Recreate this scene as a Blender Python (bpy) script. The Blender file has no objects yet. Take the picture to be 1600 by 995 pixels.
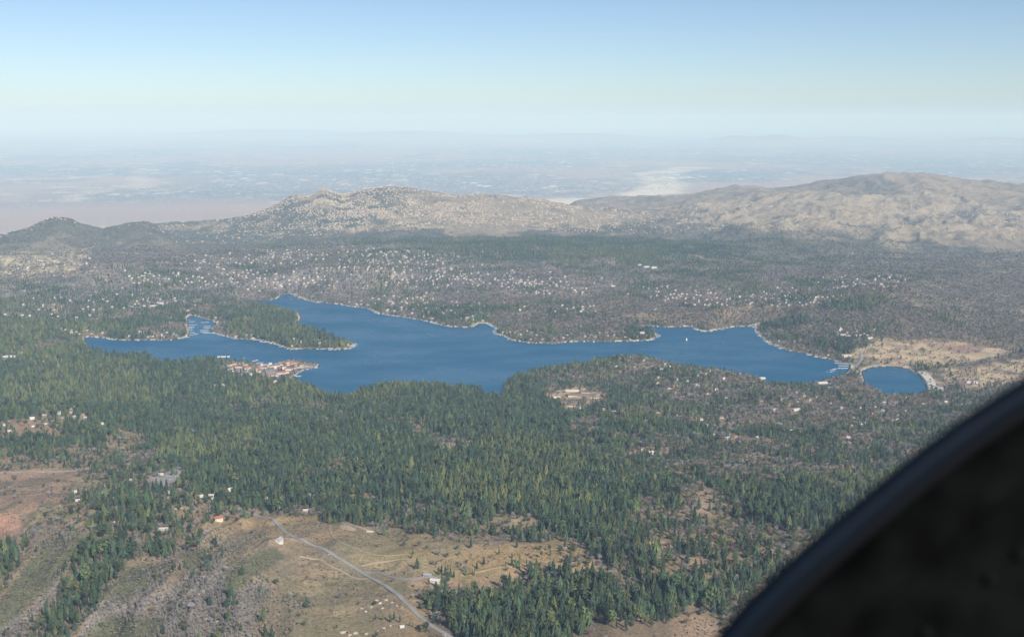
import bpy, bmesh, math, random
import numpy as np
from mathutils import Vector

random.seed(11)
RNG = np.random.default_rng(11)
SC = bpy.context.scene
COL = SC.collection

# ------------------------------------------------------------------ camera
CAM_Z = 1160.0            # metres above the lake
PITCH = math.radians(10.32)
FPX = 1716.0              # focal length in pixels of a 1600 px wide frame
cam = bpy.data.cameras.new('camera')
cam.sensor_fit = 'HORIZONTAL'
cam.sensor_width = 36.0
cam.lens = 36.0 * FPX / 1600.0
cam.clip_start = 0.03
cam.clip_end = 500000.0
cam.dof.use_dof = True
cam.dof.focus_distance = 6000.0
cam.dof.aperture_fstop = cam.lens / 6.5      # 6.5 mm lens opening: only the cockpit frame is out of focus
co = bpy.data.objects.new('camera', cam)
COL.objects.link(co)
co.location = (0, 0, CAM_Z)
co.rotation_euler = (math.pi / 2 - PITCH, 0, 0)
SC.camera = co

# ------------------------------------------------------------------ daylight
SUN_EL = math.radians(36.0)
SUN_VEC = Vector((0.56 * math.cos(SUN_EL), -0.828 * math.cos(SUN_EL), math.sin(SUN_EL)))
SUN_AZ = math.atan2(0.56, -0.828)            # clockwise from +Y
w = bpy.data.worlds.new('World')
SC.world = w
w.use_nodes = True
nt = w.node_tree
nt.nodes.clear()
sky = nt.nodes.new('ShaderNodeTexSky')
sky.sky_type = 'NISHITA'
sky.sun_disc = False
sky.sun_elevation = SUN_EL
sky.sun_rotation = SUN_AZ
sky.altitude = 1500.0
sky.air_density = 0.85
sky.dust_density = 1.25
sky.ozone_density = 2.8
bg = nt.nodes.new('ShaderNodeBackground')
bg.inputs['Strength'].default_value = 0.085
out = nt.nodes.new('ShaderNodeOutputWorld')
nt.links.new(sky.outputs[0], bg.inputs['Color'])
nt.links.new(bg.outputs[0], out.inputs['Surface'])
ld = bpy.data.lights.new('sun', 'SUN')
ld.energy = 4.4
ld.angle = math.radians(0.53)
ld.color = (1.0, 0.95, 0.87)
lo = bpy.data.objects.new('sun', ld)
COL.objects.link(lo)
lo.location = (0, 0, 3000)
lo.rotation_euler = SUN_VEC.to_track_quat('Z', 'Y').to_euler()
SC.view_settings.view_transform = 'Standard'
SC.view_settings.look = 'None'
SC.view_settings.exposure = 0.42
SC.view_settings.gamma = 1.0
SC.render.film_transparent = False
SC.cycles.max_bounces = 6
SC.cycles.volume_bounces = 2
SC.cycles.transparent_max_bounces = 8
SC.cycles.use_denoising = True
SC.cycles.denoising_prefilter = 'ACCURATE'

# ------------------------------------------------------------------ small maths
CP, SP = math.cos(PITCH), math.sin(PITCH)

def project(x, y, z):
    """World point to pixel of the 1600x995 photograph."""
    dz = z - CAM_Z
    d = y * CP - dz * SP
    d = np.where(np.abs(d) < 1e-3, 1e-3, d) if isinstance(d, np.ndarray) else d
    return 800 + FPX * x / d, 497.5 - FPX * (y * SP + dz * CP) / d

def ray_at(u, v, z=0.0):
    """Where the line of sight through pixel (u, v) meets height z."""
    xc, yc = (u - 800) / FPX, -(v - 497.5) / FPX
    dx, dy, dz = xc, CP + yc * SP, -SP + yc * CP
    t = (z - CAM_Z) / dz
    return dx * t, dy * t

def hash2(ix, iy, seed):
    h = (ix.astype(np.int64) * 374761393 + iy.astype(np.int64) * 668265263 + seed * 974634777) & 0xffffffff
    h = ((h ^ (h >> 13)) * 1274126177) & 0xffffffff
    h = (h ^ (h >> 16)) & 0xffffffff
    return h / 4294967295.0

def vnoise(x, y, seed=0):
    ix, iy = np.floor(x), np.floor(y)
    fx, fy = x - ix, y - iy
    sx, sy = fx * fx * (3 - 2 * fx), fy * fy * (3 - 2 * fy)
    a, b = hash2(ix, iy, seed), hash2(ix + 1, iy, seed)
    c, d = hash2(ix, iy + 1, seed), hash2(ix + 1, iy + 1, seed)
    return (a + (b - a) * sx) + ((c + (d - c) * sx) - (a + (b - a) * sx)) * sy

def fbm(x, y, scale, octv=4, seed=0, gain=0.5):
    s, amp, tot = 0.0, 1.0, 0.0
    px, py = x / scale, y / scale
    for k in range(octv):
        s = s + amp * vnoise(px, py, seed + 17 * k)
        tot += amp
        amp *= gain
        px, py = px * 2.03 + 11.3, py * 2.03 - 7.1
    return s / tot

def ridged(x, y, scale, octv=4, seed=0):
    s, amp, tot = 0.0, 1.0, 0.0
    px, py = x / scale, y / scale
    for k in range(octv):
        s = s + amp * (1 - np.abs(2 * vnoise(px, py, seed + 31 * k) - 1))
        tot += amp
        amp *= 0.5
        px, py = px * 2.1 + 3.7, py * 2.1 + 9.1
    return s / tot

def sstep(a, b, x):
    t = np.clip((x - a) / (b - a), 0, 1)
    return t * t * (3 - 2 * t)

def poly_dist(px, py, poly, reach=1e9):
    """Signed distance to a closed polygon (negative inside); points far outside its box are skipped."""
    P = np.asarray(poly, float)
    d = np.full(px.shape, 1e9)
    lo_, hi = P.min(0) - reach, P.max(0) + reach
    m = (px > lo_[0]) & (px < hi[0]) & (py > lo_[1]) & (py < hi[1])
    x, y = px[m], py[m]
    best = np.full(x.shape, 1e18)
    ins = np.zeros(x.shape, bool)
    n = len(P)
    for i in range(n):
        ax, ay = P[i]
        bx, by = P[(i + 1) % n]
        ex, ey = bx - ax, by - ay
        L = ex * ex + ey * ey + 1e-12
        t = np.clip(((x - ax) * ex + (y - ay) * ey) / L, 0, 1)
        best = np.minimum(best, (x - ax - t * ex) ** 2 + (y - ay - t * ey) ** 2)
        if ay != by:
            c = ((ay > y) != (by > y)) & (x < ex * (y - ay) / (by - ay) + ax)
            ins ^= c
    r = np.sqrt(best)
    d[m] = np.where(ins, -r, r)
    return d

def line_dist(px, py, pts, reach):
    P = np.asarray(pts, float)
    d = np.full(px.shape, 1e9)
    lo_, hi = P.min(0) - reach, P.max(0) + reach
    m = (px > lo_[0]) & (px < hi[0]) & (py > lo_[1]) & (py < hi[1])
    x, y = px[m], py[m]
    best = np.full(x.shape, 1e18)
    for i in range(len(P) - 1):
        ax, ay = P[i]
        ex, ey = P[i + 1] - P[i]
        L = ex * ex + ey * ey + 1e-12
        t = np.clip(((x - ax) * ex + (y - ay) * ey) / L, 0, 1)
        best = np.minimum(best, (x - ax - t * ex) ** 2 + (y - ay - t * ey) ** 2)
    d[m] = np.sqrt(best)
    return d

# ------------------------------------------------------------------ object helpers
def tag(o, label=None, cat=None, group=None, kind=None):
    if label: o['label'] = label
    if cat: o['category'] = cat
    if group: o['group'] = group
    if kind: o['kind'] = kind
    return o

def make_mesh(name, verts, faces, mats, fmat=None, smooth=False):
    me = bpy.data.meshes.new(name)
    me.from_pydata([tuple(map(float, v)) for v in verts], [], faces)
    for m in mats: me.materials.append(m)
    if fmat is not None:
        me.polygons.foreach_set('material_index', fmat)
    if smooth:
        me.polygons.foreach_set('use_smooth', [True] * len(me.polygons))
    me.update()
    return me

def link(name, data, loc=(0, 0, 0), rz=0.0, parent=None, scale=None):
    o = bpy.data.objects.new(name, data)
    COL.objects.link(o)
    o.location = loc
    o.rotation_euler = (0, 0, rz)
    if scale is not None: o.scale = scale
    if parent is not None: o.parent = parent
    return o

class MB:
    """Collects shapes, one material index per face."""
    def __init__(s): s.v, s.f, s.m = [], [], []
    def add(s, vs, fs, mi=0):
        n = len(s.v)
        s.v += [tuple(p) for p in vs]
        s.f += [tuple(i + n for i in f) for f in fs]
        s.m += [mi] * len(fs)
        return s
    def box(s, x0, x1, y0, y1, z0, z1, mi=0):
        return s.add([(x0, y0, z0), (x1, y0, z0), (x1, y1, z0), (x0, y1, z0), (x0, y0, z1), (x1, y0, z1), (x1, y1, z1), (x0, y1, z1)],
                     [(3, 2, 1, 0), (4, 5, 6, 7), (0, 1, 5, 4), (1, 2, 6, 5), (2, 3, 7, 6), (3, 0, 4, 7)], mi)
    def tube(s, a, b, r0, r1, n=6, mi=0):
        a, b = Vector(a), Vector(b)
        q = (b - a).to_track_quat('Z', 'Y')
        vs = []
        for c, r in ((a, r0), (b, r1)):
            for k in range(n):
                t = 2 * math.pi * k / n
                vs.append(c + q @ Vector((r * math.cos(t), r * math.sin(t), 0)))
        fs = [(k, (k + 1) % n, n + (k + 1) % n, n + k) for k in range(n)]
        fs += [tuple(range(n - 1, -1, -1)), tuple(range(n, 2 * n))]
        return s.add(vs, fs, mi)
    def mesh(s, name, mats, smooth=False):
        return make_mesh(name, s.v, s.f, mats, s.m, smooth)

# ------------------------------------------------------------------ materials
def mat(name, color, rough=0.85, var=0.0, inst=0.0, nscale=None, spec=0.3, metal=0.0, coat=0.0):
    m = bpy.data.materials.new(name)
    m.use_nodes = True
    n, l = m.node_tree.nodes, m.node_tree.links
    b = n['Principled BSDF']
    b.inputs['Roughness'].default_value = rough
    b.inputs['Specular IOR Level'].default_value = spec
    b.inputs['Metallic'].default_value = metal
    b.inputs['Coat Weight'].default_value = coat
    b.inputs['Base Color'].default_value = (*color, 1)
    src = None
    if inst > 0:
        oi = n.new('ShaderNodeObjectInfo')
        hs = n.new('ShaderNodeHueSaturation')
        hs.inputs['Color'].default_value = (*color, 1)
        mr = n.new('ShaderNodeMapRange')
        mr.inputs['To Min'].default_value = 1 - inst
        mr.inputs['To Max'].default_value = 1 + inst
        l.new(oi.outputs['Random'], mr.inputs['Value'])
        l.new(mr.outputs[0], hs.inputs['Value'])
        ma = n.new('ShaderNodeMath'); ma.operation = 'MULTIPLY'; ma.inputs[1].default_value = 7.31
        fr = n.new('ShaderNodeMath'); fr.operation = 'FRACT'
        m2 = n.new('ShaderNodeMapRange')
        m2.inputs['To Min'].default_value = 0.5 - 0.10 * inst
        m2.inputs['To Max'].default_value = 0.5 + 0.06 * inst
        l.new(oi.outputs['Random'], ma.inputs[0]); l.new(ma.outputs[0], fr.inputs[0]); l.new(fr.outputs[0], m2.inputs['Value'])
        l.new(m2.outputs[0], hs.inputs['Hue'])
        src = hs.outputs[0]
    if var > 0:
        g = n.new('ShaderNodeNewGeometry')
        tx = n.new('ShaderNodeTexNoise')
        tx.inputs['Scale'].default_value = nscale or 1.0
        tx.inputs['Detail'].default_value = 4
        l.new(g.outputs['Position'], tx.inputs['Vector'])
        mr = n.new('ShaderNodeMapRange')
        mr.inputs['From Min'].default_value = 0.3; mr.inputs['From Max'].default_value = 0.7
        mr.inputs['To Min'].default_value = 1 - var; mr.inputs['To Max'].default_value = 1 + var
        l.new(tx.outputs['Fac'], mr.inputs['Value'])
        hv = n.new('ShaderNodeHueSaturation')
        hv.inputs['Color'].default_value = (*color, 1)
        if src: l.new(src, hv.inputs['Color'])
        l.new(mr.outputs[0], hv.inputs['Value'])
        src = hv.outputs[0]
    if src: l.new(src, b.inputs['Base Color'])
    return m

M = {}
M['fir'] = mat('conifer_dark', (0.034, 0.060, 0.036), 0.8, 0.25, 0.45, 0.012)
M['pine'] = mat('conifer_green', (0.055, 0.085, 0.038), 0.8, 0.25, 0.45, 0.012)
M['olive'] = mat('conifer_olive', (0.100, 0.118, 0.042), 0.8, 0.25, 0.4, 0.012)
M['bark'] = mat('bark', (0.13, 0.095, 0.07), 0.95, 0.2, 0, 1.0)
M['bare'] = mat('bare_twigs', (0.250, 0.222, 0.218), 0.95, 0.28, 0.5, 0.006)
M['bare_brown'] = mat('dry_oak_crown', (0.26, 0.20, 0.145), 0.95, 0.15, 0.35, 0.01)
M['snag'] = mat('weathered_dead_wood', (0.25, 0.225, 0.20), 0.95, 0.15, 0.25, 0.3)
M['oak'] = mat('evergreen_oak', (0.085, 0.10, 0.05), 0.85, 0.2, 0.4, 0.02)
M['brush'] = mat('chaparral', (0.115, 0.115, 0.062), 0.9, 0.3, 0.4, 0.015)
M['dark_brush'] = mat('dark_brush', (0.060, 0.062, 0.040), 0.9, 0.3, 0.4, 0.015)
M['sage'] = mat('grey_brush', (0.20, 0.185, 0.16), 0.9, 0.3, 0.35, 0.015)
M['rock'] = mat('granite', (0.40, 0.33, 0.25), 0.95, 0.25, 0.25, 0.15)
M['asphalt'] = mat('road_asphalt', (0.26, 0.245, 0.235), 0.95, 0.12, 0, 0.08)
M['dirt'] = mat('dirt_track', (0.37, 0.285, 0.195), 0.98, 0.15, 0, 0.05)
M['line'] = mat('road_paint', (0.7, 0.6, 0.25), 0.7)
M['concrete'] = mat('concrete', (0.50, 0.46, 0.40), 0.9, 0.15, 0, 0.2)
M['dock'] = mat('dock_deck', (0.74, 0.73, 0.71), 0.8, 0.1, 0.15, 0.5)
M['white'] = mat('white_paint', (0.80, 0.79, 0.76), 0.6)
M['glass'] = mat('dark_window_glass', (0.03, 0.04, 0.05), 0.1, spec=0.6)
M['hull_blue'] = mat('blue_hull', (0.08, 0.16, 0.32), 0.3)
M['tyre'] = mat('rubber_tyre', (0.02, 0.02, 0.02), 0.9)
M['green_roof'] = mat('green_metal_roof', (0.05, 0.20, 0.15), 0.5)
WALLS = {'white': (0.62, 0.60, 0.56), 'cream': (0.62, 0.54, 0.40), 'tan': (0.44, 0.34, 0.23), 'grey': (0.40, 0.39, 0.38), 'brown': (0.22, 0.15, 0.10)}
ROOFS = {'grey': (0.30, 0.30, 0.31), 'pale': (0.50, 0.48, 0.45), 'brown': (0.19, 0.13, 0.10), 'red': (0.31, 0.12, 0.085), 'dark': (0.10, 0.10, 0.11)}
for k, c in WALLS.items(): M['wall_' + k] = mat('wall_' + k, c, 0.8, 0.06, 0, 0.3)
for k, c in ROOFS.items(): M['roof_' + k] = mat('roof_' + k, c, 0.8, 0.10, 0, 0.3)

# ------------------------------------------------------------------ places read from the photograph (pixels of sight lines)
LAKE_PX = [(129,528),(136,526),(161,527),(186,531),(216,531),(251,531),(276,530),(292,526),(294,519),(292,508),(291,497),(297,492),(312,495),
 (326,500),(340,501),(338,508),(331,512),(334,519),(352,524),(369,529),(400,530),(415,533),(438,539),(453,545),(483,545),(508,544),(536,546),(549,543),
 (552,539),(546,535),(520,529),(513,523),(495,517),(473,512),(460,508),(459,504),(467,500),(468,495),(465,489),(450,484),(433,480),(407,475),(400,471),(418,470),
 (431,468),(437,463),(433,461),(444,459),(460,459),(466,464),(493,472),(528,474.5),(551,478.5),(576,481),(590,489),(616,493),(641,496.5),(679,503.5),(689,508),
 (724,511.5),(735,511),(742,505),(764,504),(768,508),(780,513),(773,519),(792,526),(800,531),(825,534.5),(865,536.5),(900,532.5),(951,533.5),(988,532.5),
 (1014,531.5),(1027,526),(1024,521),(1008,517),(1000,513),(1003,509),(1016,508.5),(1036,511),(1079,509.5),(1099,518),(1117,516),(1139,511),(1172,509.5),
 (1190,504),(1182,509),(1181,514),(1190,525),(1204,536),(1230,547),(1258,551.5),(1285,558.5),(1305,563),(1330,569),(1330,577),(1320,586),(1296,592),(1270,600),(1200,602),
 (1190,592),(1152,583),(1089,576),(1051,568),(1013,560),(971,556),(913,569),(845,577),(806,586),(786,601),(786,618),(762,622),(752,611),(735,608),(689,603),
 (646,602),(591,606),(566,612),(548,622),(524,622),(505,618),(490,607),(470,598),(455,590),(462,586),(474,579),(496,573.5),(497,569),(475,566),(455,562),
 (438,566),(420,571),(400,568),(377,565),(339,563),(302,566),(262,570),(230,558),(180,557),(141,547),(131,534)]
POND_PX = [(1344,580),(1361,573.5),(1388,572),(1421,575),(1427,581),(1440,587),(1446,598),(1452,610),(1428,616),(1386,617),(1366,608),(1349,597)]
LAKE = [ray_at(u, v) for u, v in LAKE_PX]
POND = [ray_at(u, v) for u, v in POND_PX]

# radial height profiles under a few photo columns (range in metres, height above the lake)
NEAR = [(0, 300), (1500, 235), (2000, 205), (2400, 188), (2800, 158), (3200, 122), (3800, 66), (4300, 26), (4700, 12)]
PROF = {
 -400: NEAR + [(5600, 10), (6500, 45), (7500, 85), (8300, 130), (9000, 150), (9800, 60), (10500, 40), (12500, -100), (17000, -650)],
 0: NEAR + [(5600, 10), (6500, 40), (7500, 80), (8300, 130), (9000, 140), (9800, 50), (10500, 30), (12500, -150), (17000, -650)],
 300: NEAR + [(5600, 6), (6500, 12), (7000, 30), (7700, 80), (8500, 130), (9000, 130), (9700, 30), (10500, -20), (12500, -150), (17500, -650)],
 600: NEAR + [(5600, 5), (6900, 6), (7200, 20), (7800, 75), (8500, 135), (9100, 145), (9900, 60), (10800, 60), (13000, 80), (15500, -300), (19000, -650)],
 900: NEAR + [(5900, 5), (6500, 28), (7200, 60), (8000, 90), (8600, 118), (9200, 100), (10000, 70), (11500, 60), (13000, 60), (16000, -300), (21000, -650)],
 1300: NEAR + [(5200, 12), (5600, 28), (6500, 92), (7000, 130), (7600, 105), (8500, 90), (10000, 60), (12000, 100), (14000, 150), (16000, 190), (18500, 120), (22000, -250), (27000, -650)],
 1600: NEAR + [(5200, 15), (5800, 30), (7000, 70), (8500, 70), (10000, 50), (12000, 90), (14000, 120), (16000, 150), (19000, 120), (23000, -250), (28000, -650)],
 2100: NEAR + [(5200, 15), (5800, 30), (7000, 60), (8500, 70), (10000, 60), (12000, 90), (14000, 120), (16000, 150), (19000, 120), (23000, -250), (28000, -650)],
}
PK = sorted(PROF)

def dep(v): return PITCH + math.atan((v - 497.5) / FPX)
def z_at(v, r): return CAM_Z - r * math.tan(dep(v))

def crest(us, vs, r, drf, drb):
    return (np.array(us, float), np.array([z_at(v, r) for v in vs]), r, drf, drb)
CRESTS = [
 crest([60, 100, 140, 180, 230, 290, 330], [402, 397, 390, 385, 387, 394, 404], 9700, 420, 300),
 crest([-100, 0, 40, 70, 95, 125, 160, 190, 215, 240, 265, 290, 320], [356, 353, 350, 341, 337, 343, 352, 349, 345, 348, 357, 370, 392], 11000, 850, 500),
 crest([130, 200, 240, 290, 330, 370, 400, 430, 455, 480, 510, 535, 560, 600, 650, 700, 750, 800, 850, 900, 960, 1020, 1100], [362, 350, 346, 343, 338, 333, 327, 319, 315, 306, 298, 303, 299, 294, 300, 303, 307, 311, 315, 322, 328, 333, 345], 12800, 1100, 700),
 crest([850, 900, 950, 1000, 1050, 1100, 1150, 1200, 1240, 1280, 1330, 1380, 1440, 1500, 1560, 1640, 1800], [318, 315, 312, 307, 303, 300, 297, 294, 286, 278, 271, 273, 272, 281, 285, 290, 292], 16800, 2000, 1500),
 crest([980, 1040, 1100, 1160, 1220, 1300, 1400, 1500, 1600, 1750], [352, 342, 336, 338, 334, 340, 338, 345, 342, 345], 12600, 1100, 900),
]
HILLS = [
 (95, 11000, 332, 34, 450), (60, 11000, 345, 40, 450), (215, 10900, 341, 42, 450), (510, 12700, 293, 20, 450), (465, 12600, 302, 26, 450), (600, 12900, 290, 60, 500),
  # u, r, photo row of the top, half width in px, half depth in m
 (735, 3650, 684, 85, 260), (1210, 3500, 700, 60, 220), (1000, 5150, 553, 130, 330), (60, 4050, 612, 160, 300), (430, 3350, 712, 120, 260),
 (1385, 7000, 428, 80, 420), (1050, 3100, 745, 120, 250), (560, 7700, 412, 120, 350), (780, 8900, 388, 90, 300), (180, 8000, 398, 100, 380),
 (900, 7600, 425, 90, 300), (1150, 7700, 425, 80, 300), (380, 6750, 478, 55, 150), (445, 5900, 518, 60, 140), (200, 6500, 488, 110, 260),
 (640, 2150, 955, 90, 120), (130, 2500, 850, 60, 300), (330, 2350, 880, 70, 260), (1150, 92000, 211, 35, 4500), (1215, 88000, 209.5, 50, 4000), (1330, 95000, 212, 90, 5000), (1560, 90000, 211, 70, 4000),
 (420, 125000, 202, 160, 8000), (640, 110000, 204, 120, 5000), (900, 100000, 208, 120, 5000),
]

LAKE_REACH = 420.0
VILLAGE_PX = [(335,556),(400,566),(440,566),(498,570),(470,584),(455,590),(400,590),(350,585)]

GA, GB = ray_at(-10, 960, 190), ray_at(165, 820, 170)
GL = math.hypot(GB[0] - GA[0], GB[1] - GA[1]); GDX, GDY = (GB[0] - GA[0]) / GL, (GB[1] - GA[1]) / GL
def gulf(x, y):
    wx, wy = fbm(x, y, 1400, 3, 6) - 0.5, fbm(x, y, 1400, 3, 7) - 0.5
    return ridged(x + wx * 1500, y * 0.7 + wy * 1500, 1500, 6, 5)
def spur(x, y):
    """Canyon-cut spurs in front of the high desert ridge."""
    along, across = x * 0.62 + y * 0.78, -x * 0.78 + y * 0.62
    across = across + (fbm(x, y, 900, 3, 46) - 0.5) * 620
    return 0.66 * ridged(across, along * 0.30, 620, 3, 44) + 0.34 * ridged(across, along * 0.6, 240, 3, 45)
def gully(x, y):
    """Spurs and ravines that run up the burnt slope."""
    along, across = x * GDX + y * GDY, -x * GDY + y * GDX
    across = across + (fbm(x, y, 260, 3, 43) - 0.5) * 130
    return 0.72 * ridged(across, along * 0.16, 215, 2, 41) + 0.28 * ridged(across, along * 0.3, 85, 3, 42)

def terrain_z(x, y, detail=True):
    r = np.hypot(x, y) + 1e-6
    u0, _ = project(x, np.maximum(y, 0.25 * r), np.zeros_like(x))
    u0 = np.clip(u0, -400, 2100)
    # base
    zs = np.array([np.interp(r, [p[0] for p in PROF[k]], [p[1] for p in PROF[k]]) for k in PK])
    fi = np.interp(u0, PK, np.arange(len(PK)))
    i0 = np.clip(np.floor(fi).astype(int), 0, len(PK) - 2)
    t = fi - i0
    t = t * t * (3 - 2 * t)
    idx = np.arange(x.size)
    zf = zs.reshape(len(PK), -1)
    z = zf[i0.ravel(), idx] * (1 - t.ravel()) + zf[i0.ravel() + 1, idx] * t.ravel()
    z = z.reshape(x.shape)
    for us, zc, rc, drf, drb in CRESTS:
        c = np.interp(u0, us, zc)
        edge = sstep(us[0] - 1, us[0] + 60, u0) * (1 - sstep(us[-1] - 80, us[-1] + 1, u0))
        wob = (fbm(x, y, 1500, 3, 77) - 0.5) * 900
        dr = r - rc + wob * 0.0
        wgt = np.exp(-(dr / np.where(dr < 0, drf, drb)) ** 2) * edge
        z = np.where(c > z, z + (c - z) * wgt, z)
    for hu, hr, hv, du, dr_ in HILLS:
        wgt = np.exp(-((u0 - hu) / du) ** 2 - ((r - hr) / dr_) ** 2)
        z = np.where(wgt > 0.003, z + np.maximum(z_at(hv, hr) - z, 0) * wgt, z)
    if detail:
        far = sstep(9300, 11000, r) * (1 - sstep(19000, 26000, r))
        plain = 1 - sstep(-620, -350, z)
        far = far * (1 - plain)
        z = z + far * (gulf(x, y) - 0.66) * 270 * (0.40 + 0.60 * sstep(800, 1100, u0))
        z = z + far * (ridged(x, y, 330, 4, 9) - 0.6) * 60
        z = z + (spur(x, y) - 0.62) * 230 * sstep(980, 1150, u0) * sstep(9800, 10900, r) * (1 - sstep(14200, 15600, r))
        z = z + plain * (fbm(x, y, 5000, 4, 12) - 0.5) * 40
        mid = sstep(5000, 7000, r) * (1 - sstep(9300, 11000, r))
        z = z + mid * ((fbm(x, y, 750, 4, 21) - 0.5) * 80 + (ridged(x, y, 520, 4, 23) - 0.6) * 48)
        near = 1 - sstep(4800, 5600, r)
        z = z + near * ((fbm(x, y, 560, 5, 31) - 0.5) * 80 + (ridged(x, y, 360, 4, 33) - 0.6) * 36)
        # eroded gullies running away from the viewer on the burnt slope
        q = (1 - sstep(2750, 3200, r)) * (1 - sstep(380, 540, u0))
        z = z + q * (gully(x, y) - 0.55) * 105
    # lake and pond basins
    dl = np.minimum(poly_dist(x, y, LAKE, LAKE_REACH), poly_dist(x, y, POND, LAKE_REACH))
    pos = np.clip(dl, 0, LAKE_REACH)
    cap = 1.2 + pos * 0.085 + (pos / LAKE_REACH) ** 3 * 400
    zin = 1.2 + np.clip(dl, -60, 0) * 0.12
    z = np.where(dl > 0, np.minimum(z, cap), np.minimum(z, zin))
    z = np.where((dl > 0) & (r > 3500) & (r < 7800), np.maximum(z, 1.2 + 0.01 * pos), z)
    return z, dl

# ------------------------------------------------------------------ the terrain sheet: azimuth x range
NAZ = 1000
az_in = np.linspace(math.radians(-30), math.radians(30), NAZ)
az = np.concatenate([np.radians([-180, -150, -120, -95, -75, -60, -50, -42, -36, -32.5]), az_in, np.radians([32.5, 36, 42, 50, 60, 75, 95, 120, 150, 180])])
vrow = []
v = 1120.0
while v > 199:
    vrow.append(v)
    v -= 1.35 if 455 < v < 640 else (1.9 if v > 260 else 1.3)
rr = [CAM_Z / math.tan(dep(v)) if v > 330 else None for v in vrow]
rr = [r for r in rr if r is not None and r < 17500]
rr = [r for r in rr if r < 9000]
while rr[-1] < 18500: rr.append(rr[-1] + (34 if rr[-1] < 14500 else 48))
rr = [60, 300, 600, 900, 1200, 1450, 1600] + [r for r in rr if r > 1650]
last = rr[-1]
gap = (rr[-1] - rr[-2])
while last < 30000:
    last += max(gap, 75.0); rr.append(last)
while last < 160000:
    last *= 1.02; rr.append(last)
rr += [200000.0]
RR = np.array(rr)
A2, R2 = np.meshgrid(az, RR)
X2, Y2 = R2 * np.sin(A2), R2 * np.cos(A2)
Z2, DL2 = terrain_z(X2, Y2)
Z2[:, 0] = Z2[:, -1] = 0.5 * (Z2[:, 0] + Z2[:, -1])
print('terrain', Z2.shape)

def height(x, y):
    """Bilinear look-up in the terrain sheet."""
    a, r = np.arctan2(x, y), np.hypot(x, y)
    fi = np.interp(a, az, np.arange(len(az)))
    fj = np.interp(r, RR, np.arange(len(RR)))
    i, j = np.minimum(fi.astype(int), len(az) - 2), np.minimum(fj.astype(int), len(RR) - 2)
    tx, ty = fi - i, fj - j
    return (Z2[j, i] * (1 - tx) + Z2[j, i + 1] * tx) * (1 - ty) + (Z2[j + 1, i] * (1 - tx) + Z2[j + 1, i + 1] * tx) * ty

def hz(x, y): return float(height(np.array([x]), np.array([y]))[0])

def ground_at(u, v, dz=0.0):
    """First terrain point met by the sight line through pixel (u, v)."""
    xc, yc = (u - 800) / FPX, -(v - 497.5) / FPX
    dx, dy, dzr = xc, CP + yc * SP, -SP + yc * CP
    t = np.geomspace(1500, 60000, 2500)
    X, Y, Z = dx * t, dy * t, CAM_Z + dzr * t
    h = height(X, Y) + dz
    k = int(np.argmax(Z < h))
    if k == 0: return X[-1], Y[-1], h[-1]
    a = (Z[k - 1] - h[k - 1]) / ((Z[k - 1] - h[k - 1]) - (Z[k] - h[k]) + 1e-9)
    tt = t[k - 1] + (t[k] - t[k - 1]) * a
    x, y = dx * tt, dy * tt
    return x, y, hz(x, y)

# ------------------------------------------------------------------ land cover, read in 50 px columns
GV = [400, 412, 437, 462, 487, 512, 537, 562, 587, 612, 650, 700, 750, 800, 850, 900, 950, 1000]
CON = ["11111122333456788888876543321111", "22111333333334455677765443333211", "55666655444444332245654335542211", "88877665544455433234433445532211",
 "88887758975554432343344443322311", "88787669997655334334656464332221", "77677777888555555555566666511111", "99988888322555566663333344333222",
 "99999997357777777543334444433333", "99999999999999899655444444333333", "88789999889999999888866566655555", "99988999999996689987664566665555",
 "10255799999999999999664466655555", "10135337899855568999985577665555", "10123211001111235545667777665555", "30143111000002113689999887776666",
 "20332110000129999999988777665555", "11410000000114999957863377776666"]
BAR = ["22222233333222222222222222222222", "22333344444443332222223333332222", "22222234555455566654455554456655", "11112234454444566654455554456655",
 "11112241024444566655555556677654", "11211221012345665665343435655665", "11211222222345665665555555522222", "11111112111233332245555555555444",
 "11111112211122223555555555555555", "11111111111112223455555555555555", "22211111111111112233445445554444", "11111111111114421122335544444444",
 "11233211111111111111225533344444", "22233333222344322112334422333333", "43343433111222222333333322222222", "34445555421122221122111222222222",
 "35556666532112222221122322222222", "56667666532211111123334422222222"]
GRIDC = np.array([[int(c) for c in row] for row in CON], float)
GRIDB = np.array([[int(c) for c in row] for row in BAR], float)

def grid_look(G, u, v):
    fu = np.clip((u - 25) / 50.0, 0, 30.999)
    fv = np.interp(v, GV, np.arange(len(GV)))
    fv = np.clip(fv, 0, len(GV) - 1.001)
    i, j = fu.astype(int), fv.astype(int)
    tx, ty = fu - i, fv - j
    return (G[j, i] * (1 - tx) + G[j, i + 1] * tx) * (1 - ty) + (G[j + 1, i] * (1 - tx) + G[j + 1, i + 1] * tx) * ty

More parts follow.
